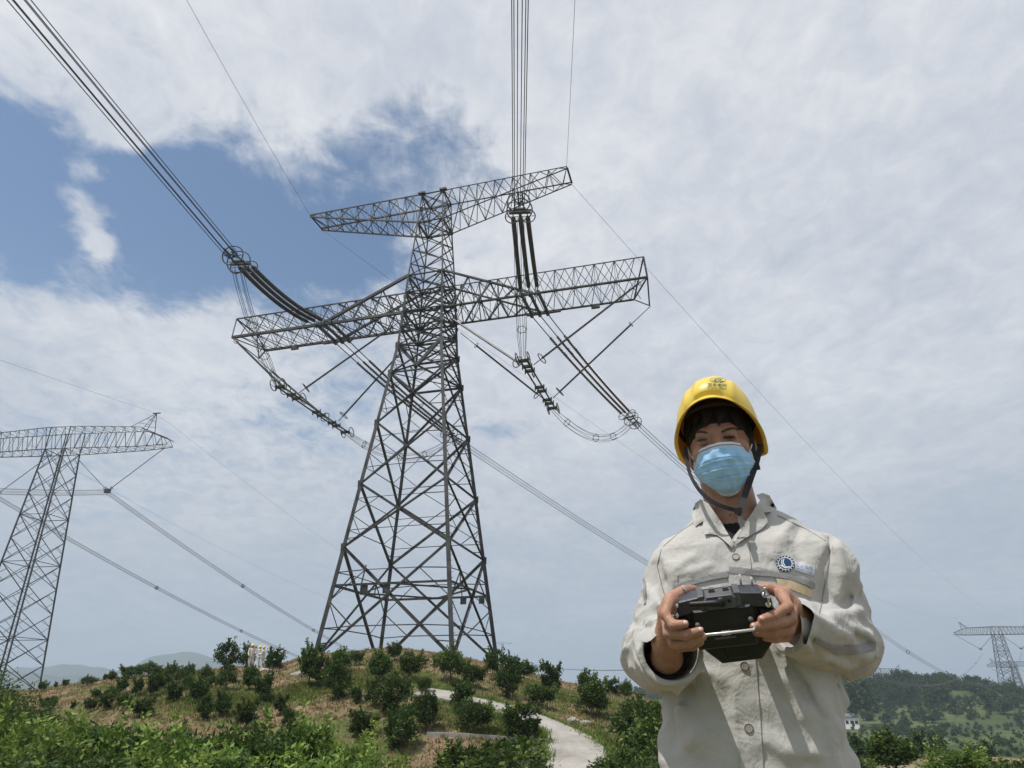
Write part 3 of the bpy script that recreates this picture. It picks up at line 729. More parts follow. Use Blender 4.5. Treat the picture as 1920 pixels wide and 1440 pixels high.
# ------------------------------------------------------------------ foliage
def leaf_mat(name, dark, mid, young, rough=0.5, trans=0.25):
    m = bpy.data.materials.new(name); m.use_nodes = True; t = NT(m.node_tree); b = t.n['Principled BSDF']
    at = t.node('ShaderNodeAttribute'); at.attribute_name = 'tone'
    col = t.ramp(at.outputs['Fac'], [(0.0, dark), (0.55, mid), (0.82, mid), (1.0, young)])
    oi = t.node('ShaderNodeObjectInfo')
    hs = t.node('ShaderNodeHueSaturation'); t.put(hs.inputs['Color'], col)
    t.put(hs.inputs['Value'], t.smooth(oi.outputs['Random'], 0, 1, 0.78, 1.22, 'LINEAR')); t.put(hs.inputs['Hue'], t.smooth(oi.outputs['Random'], 0, 1, 0.49, 0.512, 'LINEAR'))
    t.put(b.inputs['Base Color'], hs.outputs[0]); b.inputs['Roughness'].default_value = rough; b.inputs['Specular IOR Level'].default_value = 0.18
    tr = t.node('ShaderNodeBsdfTranslucent'); t.put(tr.inputs[0], t.mix(0.5, hs.outputs[0], (0.12, 0.20, 0.03, 1)))
    mx = t.node('ShaderNodeMixShader'); mx.inputs[0].default_value = trans
    t.l.new(b.outputs[0], mx.inputs[1]); t.l.new(tr.outputs[0], mx.inputs[2]); t.l.new(mx.outputs[0], t.n['Material Output'].inputs[0])
    MAT[name] = m; return m
leaf_mat('citrus_leaf', (0.014, 0.028, 0.009), (0.042, 0.074, 0.018), (0.20, 0.26, 0.055))
leaf_mat('bright_leaf', (0.03, 0.055, 0.016), (0.10, 0.165, 0.035), (0.30, 0.39, 0.085), 0.45, 0.35)
leaf_mat('wood_leaf', (0.022, 0.038, 0.018), (0.045, 0.07, 0.026), (0.08, 0.11, 0.04), 0.6, 0.15)
mottled('bark', (0.075, 0.06, 0.045), (0.13, 0.11, 0.085), 8, 0.9, 0, 0.5, 30)
def set_tone(me, tone_face, k):
    a = me.attributes.new('tone', 'FLOAT', 'FACE'); a.data.foreach_set('value', np.asarray(tone_face, np.float32))
def leaves(centres, dirs, L, Wd, r, fold=True):
    """leaf blades as pairs of quads (or single diamonds): position, pointing direction, length, width"""
    n = len(centres); d = dirs / np.linalg.norm(dirs, axis=1)[:, None]
    rnd = r.normal(size=(n, 3)); s = np.cross(d, rnd); s /= np.linalg.norm(s, axis=1)[:, None] + 1e-9; up = np.cross(s, d)
    L = L * r.uniform(.7, 1.25, n)[:, None]; Wd = Wd * r.uniform(.75, 1.2, n)[:, None]
    if fold:
        a = centres; e = centres + d * L - up * L * .18; m1 = centres + d * L * .45 + s * Wd / 2 + up * Wd * .22; m2 = centres + d * L * .45 - s * Wd / 2 + up * Wd * .22; mid = centres + d * L * .5
        V = np.stack([a, m1, mid, m2, e], 1).reshape(-1, 3); o = (np.arange(n) * 5)[:, None]
        Q = np.concatenate([o + [0, 1, 2, 2], o + [0, 2, 3, 3]], 0)
        T = np.stack([np.stack([o[:, 0], o[:, 0] + 1, o[:, 0] + 2], 1), np.stack([o[:, 0] + 1, o[:, 0] + 4, o[:, 0] + 2], 1), np.stack([o[:, 0], o[:, 0] + 2, o[:, 0] + 3], 1), np.stack([o[:, 0] + 2, o[:, 0] + 4, o[:, 0] + 3], 1)], 1).reshape(-1, 3)
        return V, T, 4
    V = np.stack([centres, centres + d * L * .5 + s * Wd / 2, centres + d * L - up * L * .1, centres + d * L * .5 - s * Wd / 2], 1).reshape(-1, 3)
    return V, (np.arange(n) * 4)[:, None] + np.array([[0, 1, 2, 3]]), 1
def crown(name, r, n, rx, rz, zc, L, Wd, nclump=26, spread=.30, fold=False, young=.12, shape='round'):
    """a crown of leafy shoots: clumps through the volume, gaps between them"""
    C = []
    while len(C) < nclump:
        p = r.normal(size=3); p /= np.linalg.norm(p); p *= r.uniform(.35, 1.0) ** .6
        if p[2] < -.75: continue
        q = np.array([p[0] * rx, p[1] * rx, p[2] * rz])
        if shape == 'cone': q[:2] *= np.clip(1.05 - (p[2] + 1) * .42, .12, 1)
        q *= 1 + .22 * math.sin(3 * math.atan2(p[1], p[0]) + r.uniform(0, .6)) * (abs(p[2]) < .8)
        C.append(q)
    C = np.array(C); cs = r.uniform(.6, 1.25, nclump); which = r.integers(0, nclump, n)
    off = r.normal(size=(n, 3)) * spread * rx * cs[which][:, None] * np.array([1, 1, .8])
    # upright shoots break the outline
    ns = n // 6; sh = r.integers(0, nclump, 16); k = r.integers(0, 16, ns)
    out = C[sh] / (np.linalg.norm(C[sh], axis=1)[:, None] + 1e-6) * .5 + np.array([0, 0, .9]); out[:, 2] = np.abs(out[:, 2])
    p = C[which] + off
    p[:ns] = C[sh][k] + out[k] * (r.uniform(0, .58, ns) * rx)[:, None] + r.normal(size=(ns, 3)) * .05 * rx
    rad = p / np.array([rx, rx, rz]); rl = np.linalg.norm(rad, axis=1)
    dirs = p / (np.linalg.norm(p, axis=1)[:, None] + 1e-6) * .6 + r.normal(size=(n, 3)) * .7 + np.array([0, 0, .15])
    tone = np.clip(.25 + .35 * r.random(n) + .12 * (rl > .8), 0, .8)
    yc = set(r.permutation(nclump)[:max(1, int(nclump * young * 2))].tolist())
    isy = np.array([w_ in yc for w_ in which]) & (p[:, 2] > 0) & (rl > .75) & (r.random(n) < .6); isy[:ns] |= r.random(ns) < young * 3
    tone[isy] = r.uniform(.86, 1, isy.sum())
    p[:, 2] += zc
    V, Q_, kf = leaves(p, dirs, L, Wd, r, fold)
    me = quads_mesh(name, V, Q_); set_tone(me, np.repeat(tone, kf), kf); return me, C + [0, 0, zc]
def trunk_mesh(r, C, h0, rad, zc, n=7):
    mb = MB(); fork = np.array([r.normal() * .03, r.normal() * .03, h0])
    mb.tube([(0, 0, -.25), (r.normal() * .02, r.normal() * .02, h0 * .5), fork], [rad * 1.25, rad, rad * .85], 7)
    for q in C[r.permutation(len(C))[:n]]:
        m_ = fork + (q - fork) * .5 + r.normal(size=3) * .06; mb.tube([fork, m_, q], [rad * .6, rad * .38, rad * .12], 5)
    me = bpy.data.meshes.new('trunk'); me.from_pydata(mb.v, [], mb.f); me.materials.append(MAT['bark']); return me
class Kind:
    def __init__(s, name, crown_mesh, trunk_mesh_, height, width=2.0):
        s.name, s.c, s.t, s.h, s.w = name, crown_mesh, trunk_mesh_, height, width
    def place(s, loc, scale, rz, label, cat, group, sxy=1.0):
        o = bpy.data.objects.new(s.name, None); COL.objects.link(o); o.location = loc; o.scale = (scale * sxy, scale * sxy, scale); o.rotation_euler = (0, 0, rz); o.empty_display_size = .3
        tag(o, label, cat, group)
        for nm, me in (('crown', s.c), ('trunk', s.t)):
            c = bpy.data.objects.new(nm, me); COL.objects.link(c); c.parent = o
        return o
citrus = []
for k in range(7):
    r = np.random.default_rng(100 + k)
    cm, C = crown('crown', r, 3000, (.62, .84, .70, .78, .60, .88, .72)[k], (.92, .66, .80, .70, .86, .72, .95)[k], 1.12, .15, .085, 26 + 3 * k, .2, False, (.05, .12, .03, .16, .06, .1, .02)[k])
    cm.materials.append(MAT['citrus_leaf']); citrus.append(Kind('citrus_tree', cm, trunk_mesh(r, C, .42, .05, 1.12), 2.12))
bushk = []
for k in range(5):
    r = np.random.default_rng(200 + k)
    cm, C = crown('crown', r, 6000, .95, .80 + .08 * (k % 2), .95, .138, .062, 60, .17, True, (.34, .12, .45, .22, .08)[k])
    cm.materials.append(MAT['bright_leaf' if k in (0, 2, 3) else 'citrus_leaf']); bushk.append(Kind('citrus_bush', cm, trunk_mesh(r, C, .30, .05, .95, 12), 2.2, 2.3))
ORD = ['first', 'second', 'third', 'fourth', 'fifth', 'sixth', 'seventh', 'eighth', 'ninth', 'tenth', 'eleventh', 'twelfth', 'thirteenth', 'fourteenth', 'fifteenth', 'sixteenth', 'seventeenth', 'eighteenth']
def plant_row(rows, phrase, kinds, name_cat, group, seed, ymin=22.0):
    """rows of (u, v at the base, height in photo pixels): stand each tree on the ground there"""
    r = random.Random(seed); rows = sorted(rows, key=lambda a: a[0])
    for i, row in enumerate(rows):
        u, v, h = row[:3]; p = drop_on(u, v, ymin); depth = p[1] * CP + p[2] * SP
        kd = kinds[r.randrange(len(kinds))]; sc = h / FPX * depth / kd.h * 1.04
        wid = (row[3] / FPX * depth / (1.75 * sc)) if len(row) > 3 else r.uniform(.92, 1.12)
        lab = phrase[i] if isinstance(phrase, list) else phrase % ORD[i]
        kd.place(p - np.array([0, 0, .03]), sc * r.uniform(1.0, 1.34), r.uniform(0, 6.28), lab, name_cat, group, min(max(wid, .75), 1.7)).scale.x *= r.uniform(.85, 1.2)
G_ = 'citrus trees of the hillside orchard'
c1 = lambda x, y, h, w_=None: (x / 3, 1180 + y / 3, h / 3) + ((w_ / 3,) if w_ else ())
c2 = lambda x, y, h, w_=None: (600 + x / 3, 1180 + y / 3, h / 3) + ((w_ / 3,) if w_ else ())
plant_row([c1(310, 328, 24), c1(365, 322, 38), c1(485, 316, 44, 120), c1(590, 284, 36), c1(630, 296, 46), c1(740, 278, 62, 95), c1(835, 262, 58, 90), c1(885, 280, 60), c1(965, 290, 78), c1(1060, 290, 70), c1(1150, 300, 86), c1(700, 300, 50), c1(1010, 305, 75), c1(232, 352, 50)],
          'dark citrus bush along the left skyline, %s from the left', citrus, 'tree', G_, 1)
plant_row([c1(1265, 245, 118, 125), c1(1385, 226, 116, 96), c1(1535, 240, 104, 92)],
          ['citrus tree on the left ridge, just left of the standing people', 'citrus tree half hiding the leftmost standing person', 'small citrus tree in front of the person in white'], citrus, 'tree', G_, 2)
plant_row([c1(260, 460, 82), c1(405, 450, 46), c1(535, 392, 48), c1(670, 372, 96), c1(760, 380, 80), c1(860, 378, 96), c1(970, 416, 112), c1(1105, 422, 114), c1(1190, 330, 70), c1(1270, 346, 92), c1(1400, 342, 104), c1(1475, 402, 140), c1(920, 330, 70), c1(620, 400, 70), c1(1050, 345, 66)],
          'citrus tree on the bare left slope below the skyline, %s from the left', citrus, 'tree', G_, 3)
plant_row([c1(500, 468, 66), c1(590, 455, 78), c1(690, 455, 86), c1(790, 492, 92, 150), c1(1140, 512, 114), c1(1240, 494, 96), c1(1380, 572, 145, 160), c1(1575, 487, 112), c1(1500, 420, 60), c1(1620, 560, 90)],
          'citrus bush between the left slope and the leafy foreground, %s from the left', citrus, 'tree', G_, 4)
plant_row([c1(1735, 318, 205, 140), c1(1800, 330, 120), c2(110, 252, 112), c2(205, 202, 82), c2(335, 302, 158, 115), c2(420, 178, 104), c2(500, 292, 132), c2(570, 218, 62), c2(735, 292, 140, 115), c2(800, 236, 60), c2(860, 328, 124), c2(970, 262, 112), c2(1060, 386, 195, 165), c2(1145, 276, 74, 100)],
          'citrus tree at the foot of the big tower, %s from the left', citrus, 'tree', G_, 5)
plant_row([c2(85, 402, 155, 120), c2(295, 442, 140), c2(415, 478, 165, 165), c2(585, 368, 78), c2(790, 442, 112, 140), c2(200, 420, 80)],
          'citrus tree on the middle slope left of the path, %s from the left', citrus, 'tree', G_, 6)
plant_row([c2(590, 578, 190, 175), c2(455, 688, 184, 185), c2(230, 612, 110, 150), c2(870, 592, 190, 185), c2(1130, 640, 172, 175), c2(1200, 600, 90)],
          'citrus tree on the lower slope near the path bend, %s from the left', citrus, 'tree', G_, 7)
plant_row([c2(1290, 362, 180, 140), c2(1245, 442, 116, 150), c2(1525, 497, 180, 175), c2(1500, 400, 150, 100), c2(1650, 376, 84), c2(1715, 397, 90)],
          'citrus tree on the slope right of the path, %s from the left', citrus, 'tree', G_, 8)
def bush_at(u, vtop, Y, wid, label, kinds, seed, group, cat='bush'):
    r = random.Random(seed); top = P(u, vtop, Y); gz = float(ground_z(top[0], top[1])); kd = kinds[r.randrange(len(kinds))]
    sc = (top[2] - gz) / kd.h; sc = max(sc, .4)
    kd.place((top[0], top[1], gz - .05), sc, r.uniform(0, 6.28), label, cat, group, min(max(wid / kd.w / sc, .4), 2.2))
fg = [(12, 1372, 9.5, 1.9), (70, 1402, 8.2, 1.7), (118, 1362, 11.5, 2.0), (160, 1408, 8.0, 1.7), (205, 1350, 13.5, 2.2), (245, 1376, 9.4, 1.9), (310, 1356, 10.5, 2.0), (345, 1404, 8.0, 1.6), (400, 1372, 9.2, 1.9), (455, 1350, 12.5, 2.0), (480, 1398, 8.6, 1.6), (545, 1362, 11.0, 1.9), (575, 1338, 15.0, 2.0), (610, 1396, 9.2, 1.6), (668, 1384, 10.8, 1.6), (712, 1418, 9.6, 1.3), (45, 1338, 16, 2.6), (130, 1336, 19, 2.6), (370, 1340, 19, 2.2)]
for i, (u, vt, Y, wd) in enumerate(sorted(fg)):
    vt = vt - (16 if Y < 14 else 4)
    bush_at(u, vt, Y, wd, 'leafy citrus bush of the lower left foreground, %s from the left' % (ORD[i] if i < 18 else 'last'), bushk, 300 + i, 'leafy foreground bushes')
for i, (u, vt, Y, wd) in enumerate([(880, 1372, 20, 2.2), (955, 1366, 21, 2.3), (925, 1392, 17, 2.4), (840, 1412, 17, 1.8), (1000, 1410, 19, 1.2)]):
    bush_at(u, vt, Y, wd, 'dark bush at the bottom centre left of the path, %s from the left' % ORD[(1, 3, 2, 0, 4)[i]], bushk[1::3] + citrus[:2], 400 + i, 'bushes at the bottom centre')
for i, (u, vt, Y, wd, lab) in enumerate([(1195, 1311, 34, 2.6, 'upper dark citrus bush between the path and the man'), (1228, 1330, 26, 2.4, 'tall dark bush touching the man\'s jacket on its left'), (1175, 1378, 20, 2.0, 'lower bush with pale shoots just left of the jacket hem'), (1215, 1405, 13, 1.8, 'bush at the bottom edge right beside the jacket hem'),
        (1665, 1366, 30, 2.0, 'round dark citrus tree right of the man at the bottom'), (1605, 1412, 26, 1.4, 'low shrub half hidden by the right side of the jacket'), (1780, 1392, 22, 2.2, 'yellow green bush at the bottom right, left one of two'), (1822, 1404, 24, 2.0, 'small bush beside the yellow green bush at bottom right'), (1905, 1408, 20, 1.8, 'bush in the bottom right corner of the photo'), (1865, 1425, 24, 1.6, 'lowest bush between the two bottom right bushes')]):
    bush_at(u, vt, Y, wd, lab, citrus if i in (0, 1, 4) else bushk, 500 + i, 'bushes around the man')
# taller trees at the left edge
r = np.random.default_rng(41)
cm, C = crown('crown', r, 5200, 2.6, 2.3, 4.0, .30, .14, 40, .24, False, .05); cm.materials.append(MAT['citrus_leaf'])
bigk = Kind('broadleaf_tree', cm, trunk_mesh(r, C, 1.6, .16, 4.0, 10), 7.4, 6.0)
bush_at(-12, 1240, 34, 2.6, 'tall dark tree cut off by the left edge of the photo', [bigk], 1, 'trees at the left edge', 'tree')
bush_at(64, 1312, 30, 2.3, 'low spreading tree right of the tall left edge tree', [bigk], 2, 'trees at the left edge', 'tree')
bush_at(14, 1300, 26, 2.2, 'rounded green tree below the tall left edge tree', [bigk], 3, 'trees at the left edge', 'tree')

# ------------------------------------------------------------------ wooded hills on the right
r = np.random.default_rng(77)
woodk = []
for k in range(4):
    cm, C = crown('crown', r, 520, 2.6, 3.0 if k < 2 else 3.8, 4.6, .95, .6, 22, .24, False, .02, 'round' if k < 3 else 'cone'); cm.materials.append(MAT['wood_leaf'])
    woodk.append(Kind('woodland_tree', cm, trunk_mesh(r, C, 2.0, .2, 4.6, 6), 8.0))
Vs = []; Qs = []; Ts = []; off = 0
def add_mass(x, y, s, kd):
    global off
    n = len(kd.c.vertices); v = np.empty(n * 3, np.float32); kd.c.vertices.foreach_get('co', v); v = v.reshape(-1, 3)
    a = r.uniform(0, 6.28); R_ = np.array([[math.cos(a), -math.sin(a), 0], [math.sin(a), math.cos(a), 0], [0, 0, 1]])
    Vs.append((v @ R_.T) * s * np.array([1.15, 1.15, .9]) + [x, y, float(ground_z(x, y)) - 1.2 * s])
    q = np.empty(len(kd.c.polygons) * 4, np.int32); kd.c.polygons.foreach_get('vertices', q); Qs.append(q.reshape(-1, 4) + off); off += n
    tn = np.empty(len(kd.c.polygons), np.float32); kd.c.attributes['tone'].data.foreach_get('value', tn); Ts.append(np.clip(tn * r.uniform(.5, 1.25) + r.uniform(-.15, .1), 0, 1))
cnt = 0
while cnt < 620:
    Yw = r.uniform(250, 600); Xw = Yw * r.uniform(.42, .86)
    gzw = float(ground_z(Xw, Yw)); dpt = Yw * CP + gzw * SP; uw = 960 + FPX * Xw / dpt; vw = 720 - FPX * (-Yw * SP + gzw * CP) / dpt
    hh_ = gzw + 13.5
    if hh_ < 2.0 and r.random() < .45: continue
    if abs(uw - 1600) < 32 and vw > 1318: continue
    if vw > 1385: continue
    s = r.uniform(.35, 1.0) * (1.1 if hh_ > 8 else .75 if Yw > 330 else .5); s *= .55 if uw > 1775 else 1.0; add_mass(Xw, Yw, s, woodk[r.integers(0, 3)]); cnt += 1
for k in range(330):
    Xw, Yw = 224 + r.normal() * 55, 432 + r.normal() * 42
    s = r.uniform(.5, 1.15); add_mass(Xw, Yw, s, woodk[r.integers(0, 4)])
for k in range(60):
    u = r.uniform(1150, 1290); p = drop_on(u, r.uniform(1292, 1312), 300); add_mass(p[0], p[1], r.uniform(.8, 1.4), woodk[r.integers(0, 4)])
for k in range(170):
    u = r.uniform(1590, 1960); v = r.uniform(1362, 1420); p = drop_on(u, v, 60); add_mass(p[0], p[1], r.uniform(.1, .3), woodk[r.integers(0, 3)])
me = quads_mesh('woodland', np.concatenate(Vs), np.concatenate(Qs)); set_tone(me, np.concatenate(Ts), 1)
tag(link_mesh('woodland', me, MAT['wood_leaf']), 'far wooded hills right of the man', 'woods', kind='stuff')
wl = [(1592, 1290, 330, 'small tree on the wooded skyline right beside the elbow'), (1605, 1286, 340, 'pointed tree on the wooded skyline near the elbow'), (1617, 1280, 350, 'second pointed tree on the wooded skyline near the elbow'), (1635, 1274, 420, 'left shoulder tree of the wooded hilltop'), (1655, 1270, 430, 'tree at the middle of the wooded hilltop'), (1672, 1271, 440, 'tree at the right of the wooded hilltop'), (1688, 1280, 440, 'tree on the falling right shoulder of the wooded hilltop'),
      (1715, 1288, 430, 'pointed tree opening the second clump of the wooded skyline'), (1728, 1293, 430, 'tree in the middle of the second skyline clump'), (1745, 1297, 430, 'right tree of the second clump on the wooded skyline'), (1786, 1304, 440, 'broad dome shaped tree right of the second skyline clump'), (1845, 1313, 470, 'lone small tree on the skyline left of the right edge tower'), (1820, 1322, 470, 'low tree between the dome tree and the lone skyline tree')]
for i, (u, vt, Y, lab) in enumerate(wl):
    p = P(u, vt, Y); gz = float(ground_z(p[0], p[1])); kd = woodk[(3, 3, 3, 0, 1, 2, 0, 3, 1, 0, 2, 1, 0)[i]]; sc = min(max((p[2] - gz) / kd.h, .5), 1.6)
    kd.place((p[0], p[1], p[2] - sc * kd.h), sc, i * 1.3, lab, 'tree', 'trees on the wooded skyline', 1.5 if i == 10 else 1.1)

# ------------------------------------------------------------------ grass and weeds on the slope
def grass(name, n, region, hgt, mat, seed, cluster=None):
    r = np.random.default_rng(seed); pts = []
    cl = [drop_on(u, v, 20)[:2] for u, v in cluster] if cluster else None
    while len(pts) < n:
        if cl is not None:
            c = cl[r.integers(0, len(cl))]; x, y = c + r.normal(size=2) * np.array([1.5, 1.3])
        else:
            y = r.uniform(region[2], region[3]); q = r.uniform(region[0], region[1]); x = q * y
        if on_path(x, y, .05): continue
        pts.append((x, y))
    pts = np.array(pts); z = ground_z(pts[:, 0], pts[:, 1]); N = len(pts); B = 5
    base = np.repeat(np.c_[pts, z], B, 0) + np.c_[r.normal(size=(N * B, 2)) * .07, np.zeros(N * B)]
    a = r.uniform(0, 6.28, N * B); L = hgt * r.uniform(.5, 1.4, N * B) * np.repeat(r.uniform(.6, 1.3, N), B)
    tip = base + np.c_[np.cos(a) * L * .55, np.sin(a) * L * .55, L]
    sd = np.c_[-np.sin(a), np.cos(a), np.zeros(N * B)] * (.018 + .02 * r.random(N * B))[:, None]
    V = np.stack([base - sd, base + sd, tip], 1).reshape(-1, 3); V[:, 2] -= .02
    me = quads_mesh(name, V, np.arange(len(V)).reshape(-1, 3)); set_tone(me, np.repeat(r.random(N), B), 1)
    return link_mesh(name, me, mat)
leaf_mat('dry_grass', (0.20, 0.135, 0.075), (0.33, 0.245, 0.135), (0.22, 0.25, 0.08), 0.8, 0.2)
leaf_mat('green_grass', (0.09, 0.13, 0.03), (0.15, 0.20, 0.05), (0.24, 0.27, 0.09), 0.7, 0.4)
tag(grass('dry_grass', 30000, (-.72, .34, 24, 69), .15, MAT['dry_grass'], 5), 'dry straw coloured grass covering the orchard slope', 'grass', kind='stuff')
tag(grass('green_grass', 9000, None, .17, MAT['green_grass'], 6, [(600, 1290), (640, 1296), (680, 1282), (560, 1300), (925, 1345), (945, 1355), (900, 1338), (1010, 1372), (1030, 1380), (1060, 1310), (1100, 1320), (1130, 1315), (1160, 1345), (440, 1306), (380, 1312), (420, 1330), (260, 1300), (300, 1318), (480, 1315), (720, 1265), (1010, 1300), (820, 1330), (660, 1262), (1150, 1380), (1140, 1405), (1010, 1290), (870, 1360), (1090, 1380)]),
    'fresh green grass patches on the orchard slope', 'grass', kind='stuff')

# weeds creeping over the edges of the path
r = np.random.default_rng(9); Vp = []
for k in range(2600):
    i = r.integers(0, len(path_c)); sgn = 1 if r.random() < .5 else -1; o = sgn * (PW + r.normal() * .13); x, y = path_c[i, 0] + o * nrm[i, 0] + r.normal() * .15, path_c[i, 1] + o * nrm[i, 1] + r.normal() * .15
    z = float(ground_z(x, y)) + .05
    for j in range(3):
        a = r.uniform(0, 6.28); L_ = .16 * r.uniform(.5, 1.5); sd = np.array([-math.sin(a), math.cos(a), 0]) * .03; b0_ = np.array([x, y, z]) + np.append(r.normal(size=2) * .05, 0)
        Vp += [b0_ - sd, b0_ + sd, b0_ + [math.cos(a) * L_ * .7, math.sin(a) * L_ * .7, L_]]
me = quads_mesh('path_weeds', np.array(Vp), np.arange(len(Vp)).reshape(-1, 3)); set_tone(me, np.repeat(r.random(2600), 3), 1)
tag(link_mesh('path_weeds', me, MAT['green_grass']), 'weeds growing along both edges of the concrete path', 'weeds', kind='stuff')
# ------------------------------------------------------------------ implicit surfaces for bodies and cloth
def surface_nets(f, lo, hi, h, blk=8):
    lo = np.array(lo, float); hi = np.array(hi, float)
    nb = np.ceil((hi - lo) / (h * blk)).astype(int); n = nb * blk
    A = np.empty(tuple(n), np.float32)
    ci = np.stack(np.meshgrid(*[np.arange(k) for k in nb], indexing='ij'), -1).reshape(-1, 3)
    cc = lo + (ci + .5) * h * blk; dc = f(cc)
    lim = h * blk * .87 * 1.5 + h * 2
    act = np.abs(dc) < lim
    B = A.reshape(nb[0], blk, nb[1], blk, nb[2], blk)
    B[:] = dc.reshape(tuple(nb))[:, None, :, None, :, None]
    loc = np.stack(np.meshgrid(*[np.arange(blk)] * 3, indexing='ij'), -1).reshape(-1, 3)
    ai = ci[act]
    for s in range(0, len(ai), 1500):
        c = ai[s:s + 1500]; pts = lo + ((c[:, None, :] * blk + loc[None]) * h); v = f(pts.reshape(-1, 3)).reshape(len(c), blk, blk, blk)
        for q in range(len(c)): B[c[q, 0], :, c[q, 1], :, c[q, 2], :] = v[q]
    S = A < 0
    cnt = np.zeros(tuple(n - 1), np.int8)
    offs = [(i, j, k) for i in (0, 1) for j in (0, 1) for k in (0, 1)]
    for o in offs: cnt += S[o[0]:n[0] - 1 + o[0], o[1]:n[1] - 1 + o[1], o[2]:n[2] - 1 + o[2]]
    cells = np.argwhere((cnt > 0) & (cnt < 8)); idm = np.full(tuple(n - 1), -1, np.int32); idm[tuple(cells.T)] = np.arange(len(cells))
    vals = np.stack([A[cells[:, 0] + o[0], cells[:, 1] + o[1], cells[:, 2] + o[2]] for o in offs], 1)
    acc = np.zeros((len(cells), 3)); num = np.zeros(len(cells))
    for a in range(8):
        for b_ in range(a + 1, 8):
            oa, ob = np.array(offs[a]), np.array(offs[b_])
            if np.abs(oa - ob).sum() != 1: continue
            va, vb = vals[:, a], vals[:, b_]; m_ = (va < 0) != (vb < 0); t = np.where(m_, va / np.where(m_, va - vb, 1), 0)
            acc[m_] += (oa + (ob - oa) * t[m_, None]); num[m_] += 1
    V = lo + (cells + acc / np.maximum(num, 1)[:, None]) * h
    Qs_ = []
    for ax in range(3):
        sl0 = [slice(1, n[d] - 1) for d in range(3)]; sl0[ax] = slice(0, n[ax] - 1); sl1 = list(sl0); sl1[ax] = slice(1, n[ax])
        a, b_ = S[tuple(sl0)], S[tuple(sl1)]; e = np.argwhere(a != b_); fl = a[tuple(e.T)]
        e = e + np.array([0 if d == ax else 1 for d in range(3)])
        u_, v_ = [d for d in range(3) if d != ax]
        def g(du, dv):
            c = e.copy(); c[:, u_] += du; c[:, v_] += dv; return idm[tuple(c.T)]
        q = np.stack([g(-1, -1), g(0, -1), g(0, 0), g(-1, 0)], 1)
        flip = fl if ax != 1 else ~fl
        q[~flip] = q[~flip][:, ::-1]; Qs_.append(q[(q >= 0).all(1)])
    return V, np.concatenate(Qs_)
def relax(V, Q_, it=2, lam=.5):
    E_ = np.concatenate([Q_[:, [0, 1]], Q_[:, [1, 2]], Q_[:, [2, 3]], Q_[:, [3, 0]]]); n = len(V)
    deg = np.bincount(E_.ravel(), minlength=n)[:, None].astype(float)
    for _ in range(it):
        s = np.zeros_like(V)
        for k in range(3): s[:, k] = np.bincount(E_[:, 0], V[E_[:, 1], k], n) + np.bincount(E_[:, 1], V[E_[:, 0], k], n)
        V = V + lam * (s / np.maximum(deg, 1) - V)
    return V
def implicit_obj(name, f, lo, hi, h, mat, parent=None, it=1):
    V, Q_ = surface_nets(f, lo, hi, h); V = relax(V, Q_, it); me = quads_mesh(name, V, Q_)
    return link_mesh(name, me, mat, parent, True)
def smin(a, b_, k):
    h = np.clip(.5 + .5 * (b_ - a) / k, 0, 1); return b_ + (a - b_) * h - k * h * (1 - h)
def smaxk(a, b_, k): return -smin(-a, -b_, k)
def cap(p, a, b_, ra, rb=None):
    rb = ra if rb is None else rb; a = np.asarray(a, float); b_ = np.asarray(b_, float); d = b_ - a
    t = np.clip(((p - a) @ d) / (d @ d), 0, 1); return np.linalg.norm(p - a - t[:, None] * d, axis=1) - (ra + (rb - ra) * t)
def ell(p, c, r_, R_=None):
    q = p - np.asarray(c); q = q @ R_ if R_ is not None else q; r_ = np.asarray(r_, float)
    k0 = np.linalg.norm(q / r_, axis=1); k1 = np.linalg.norm(q / r_ ** 2, axis=1); return np.where(k1 > 1e-6, k0 * (k0 - 1) / np.maximum(k1, 1e-6), -r_.min())
def nearbox(p, lo, hi):
    return np.linalg.norm(np.maximum(np.maximum(np.asarray(lo) - p, p - np.asarray(hi)), 0), axis=1)
def limited(p, lo, hi, fn, pad=.03):
    """evaluate fn only close to its box"""
    d = nearbox(p, lo, hi); out = d + .02; m_ = d < pad
    if m_.any(): out[m_] = fn(p[m_])
    return out
def vnoise(p, s, seed=0):
    """smooth value noise, vectorised"""
    q = p * s + seed * 17.31; i = np.floor(q).astype(np.int64); f_ = q - i; f_ = f_ * f_ * (3 - 2 * f_); out = 0
    for dx in (0, 1):
        for dy in (0, 1):
            for dz_ in (0, 1):
                hsh = ((i[:, 0] + dx) * 73856093) ^ ((i[:, 1] + dy) * 19349663) ^ ((i[:, 2] + dz_) * 83492791); hsh = (hsh ^ (hsh >> 13)) * 1274126177; val = ((hsh ^ (hsh >> 16)) & 0xffff) / 65535.0
                out = out + val * (f_[:, 0] if dx else 1 - f_[:, 0]) * (f_[:, 1] if dy else 1 - f_[:, 1]) * (f_[:, 2] if dz_ else 1 - f_[:, 2])
    return out - .5

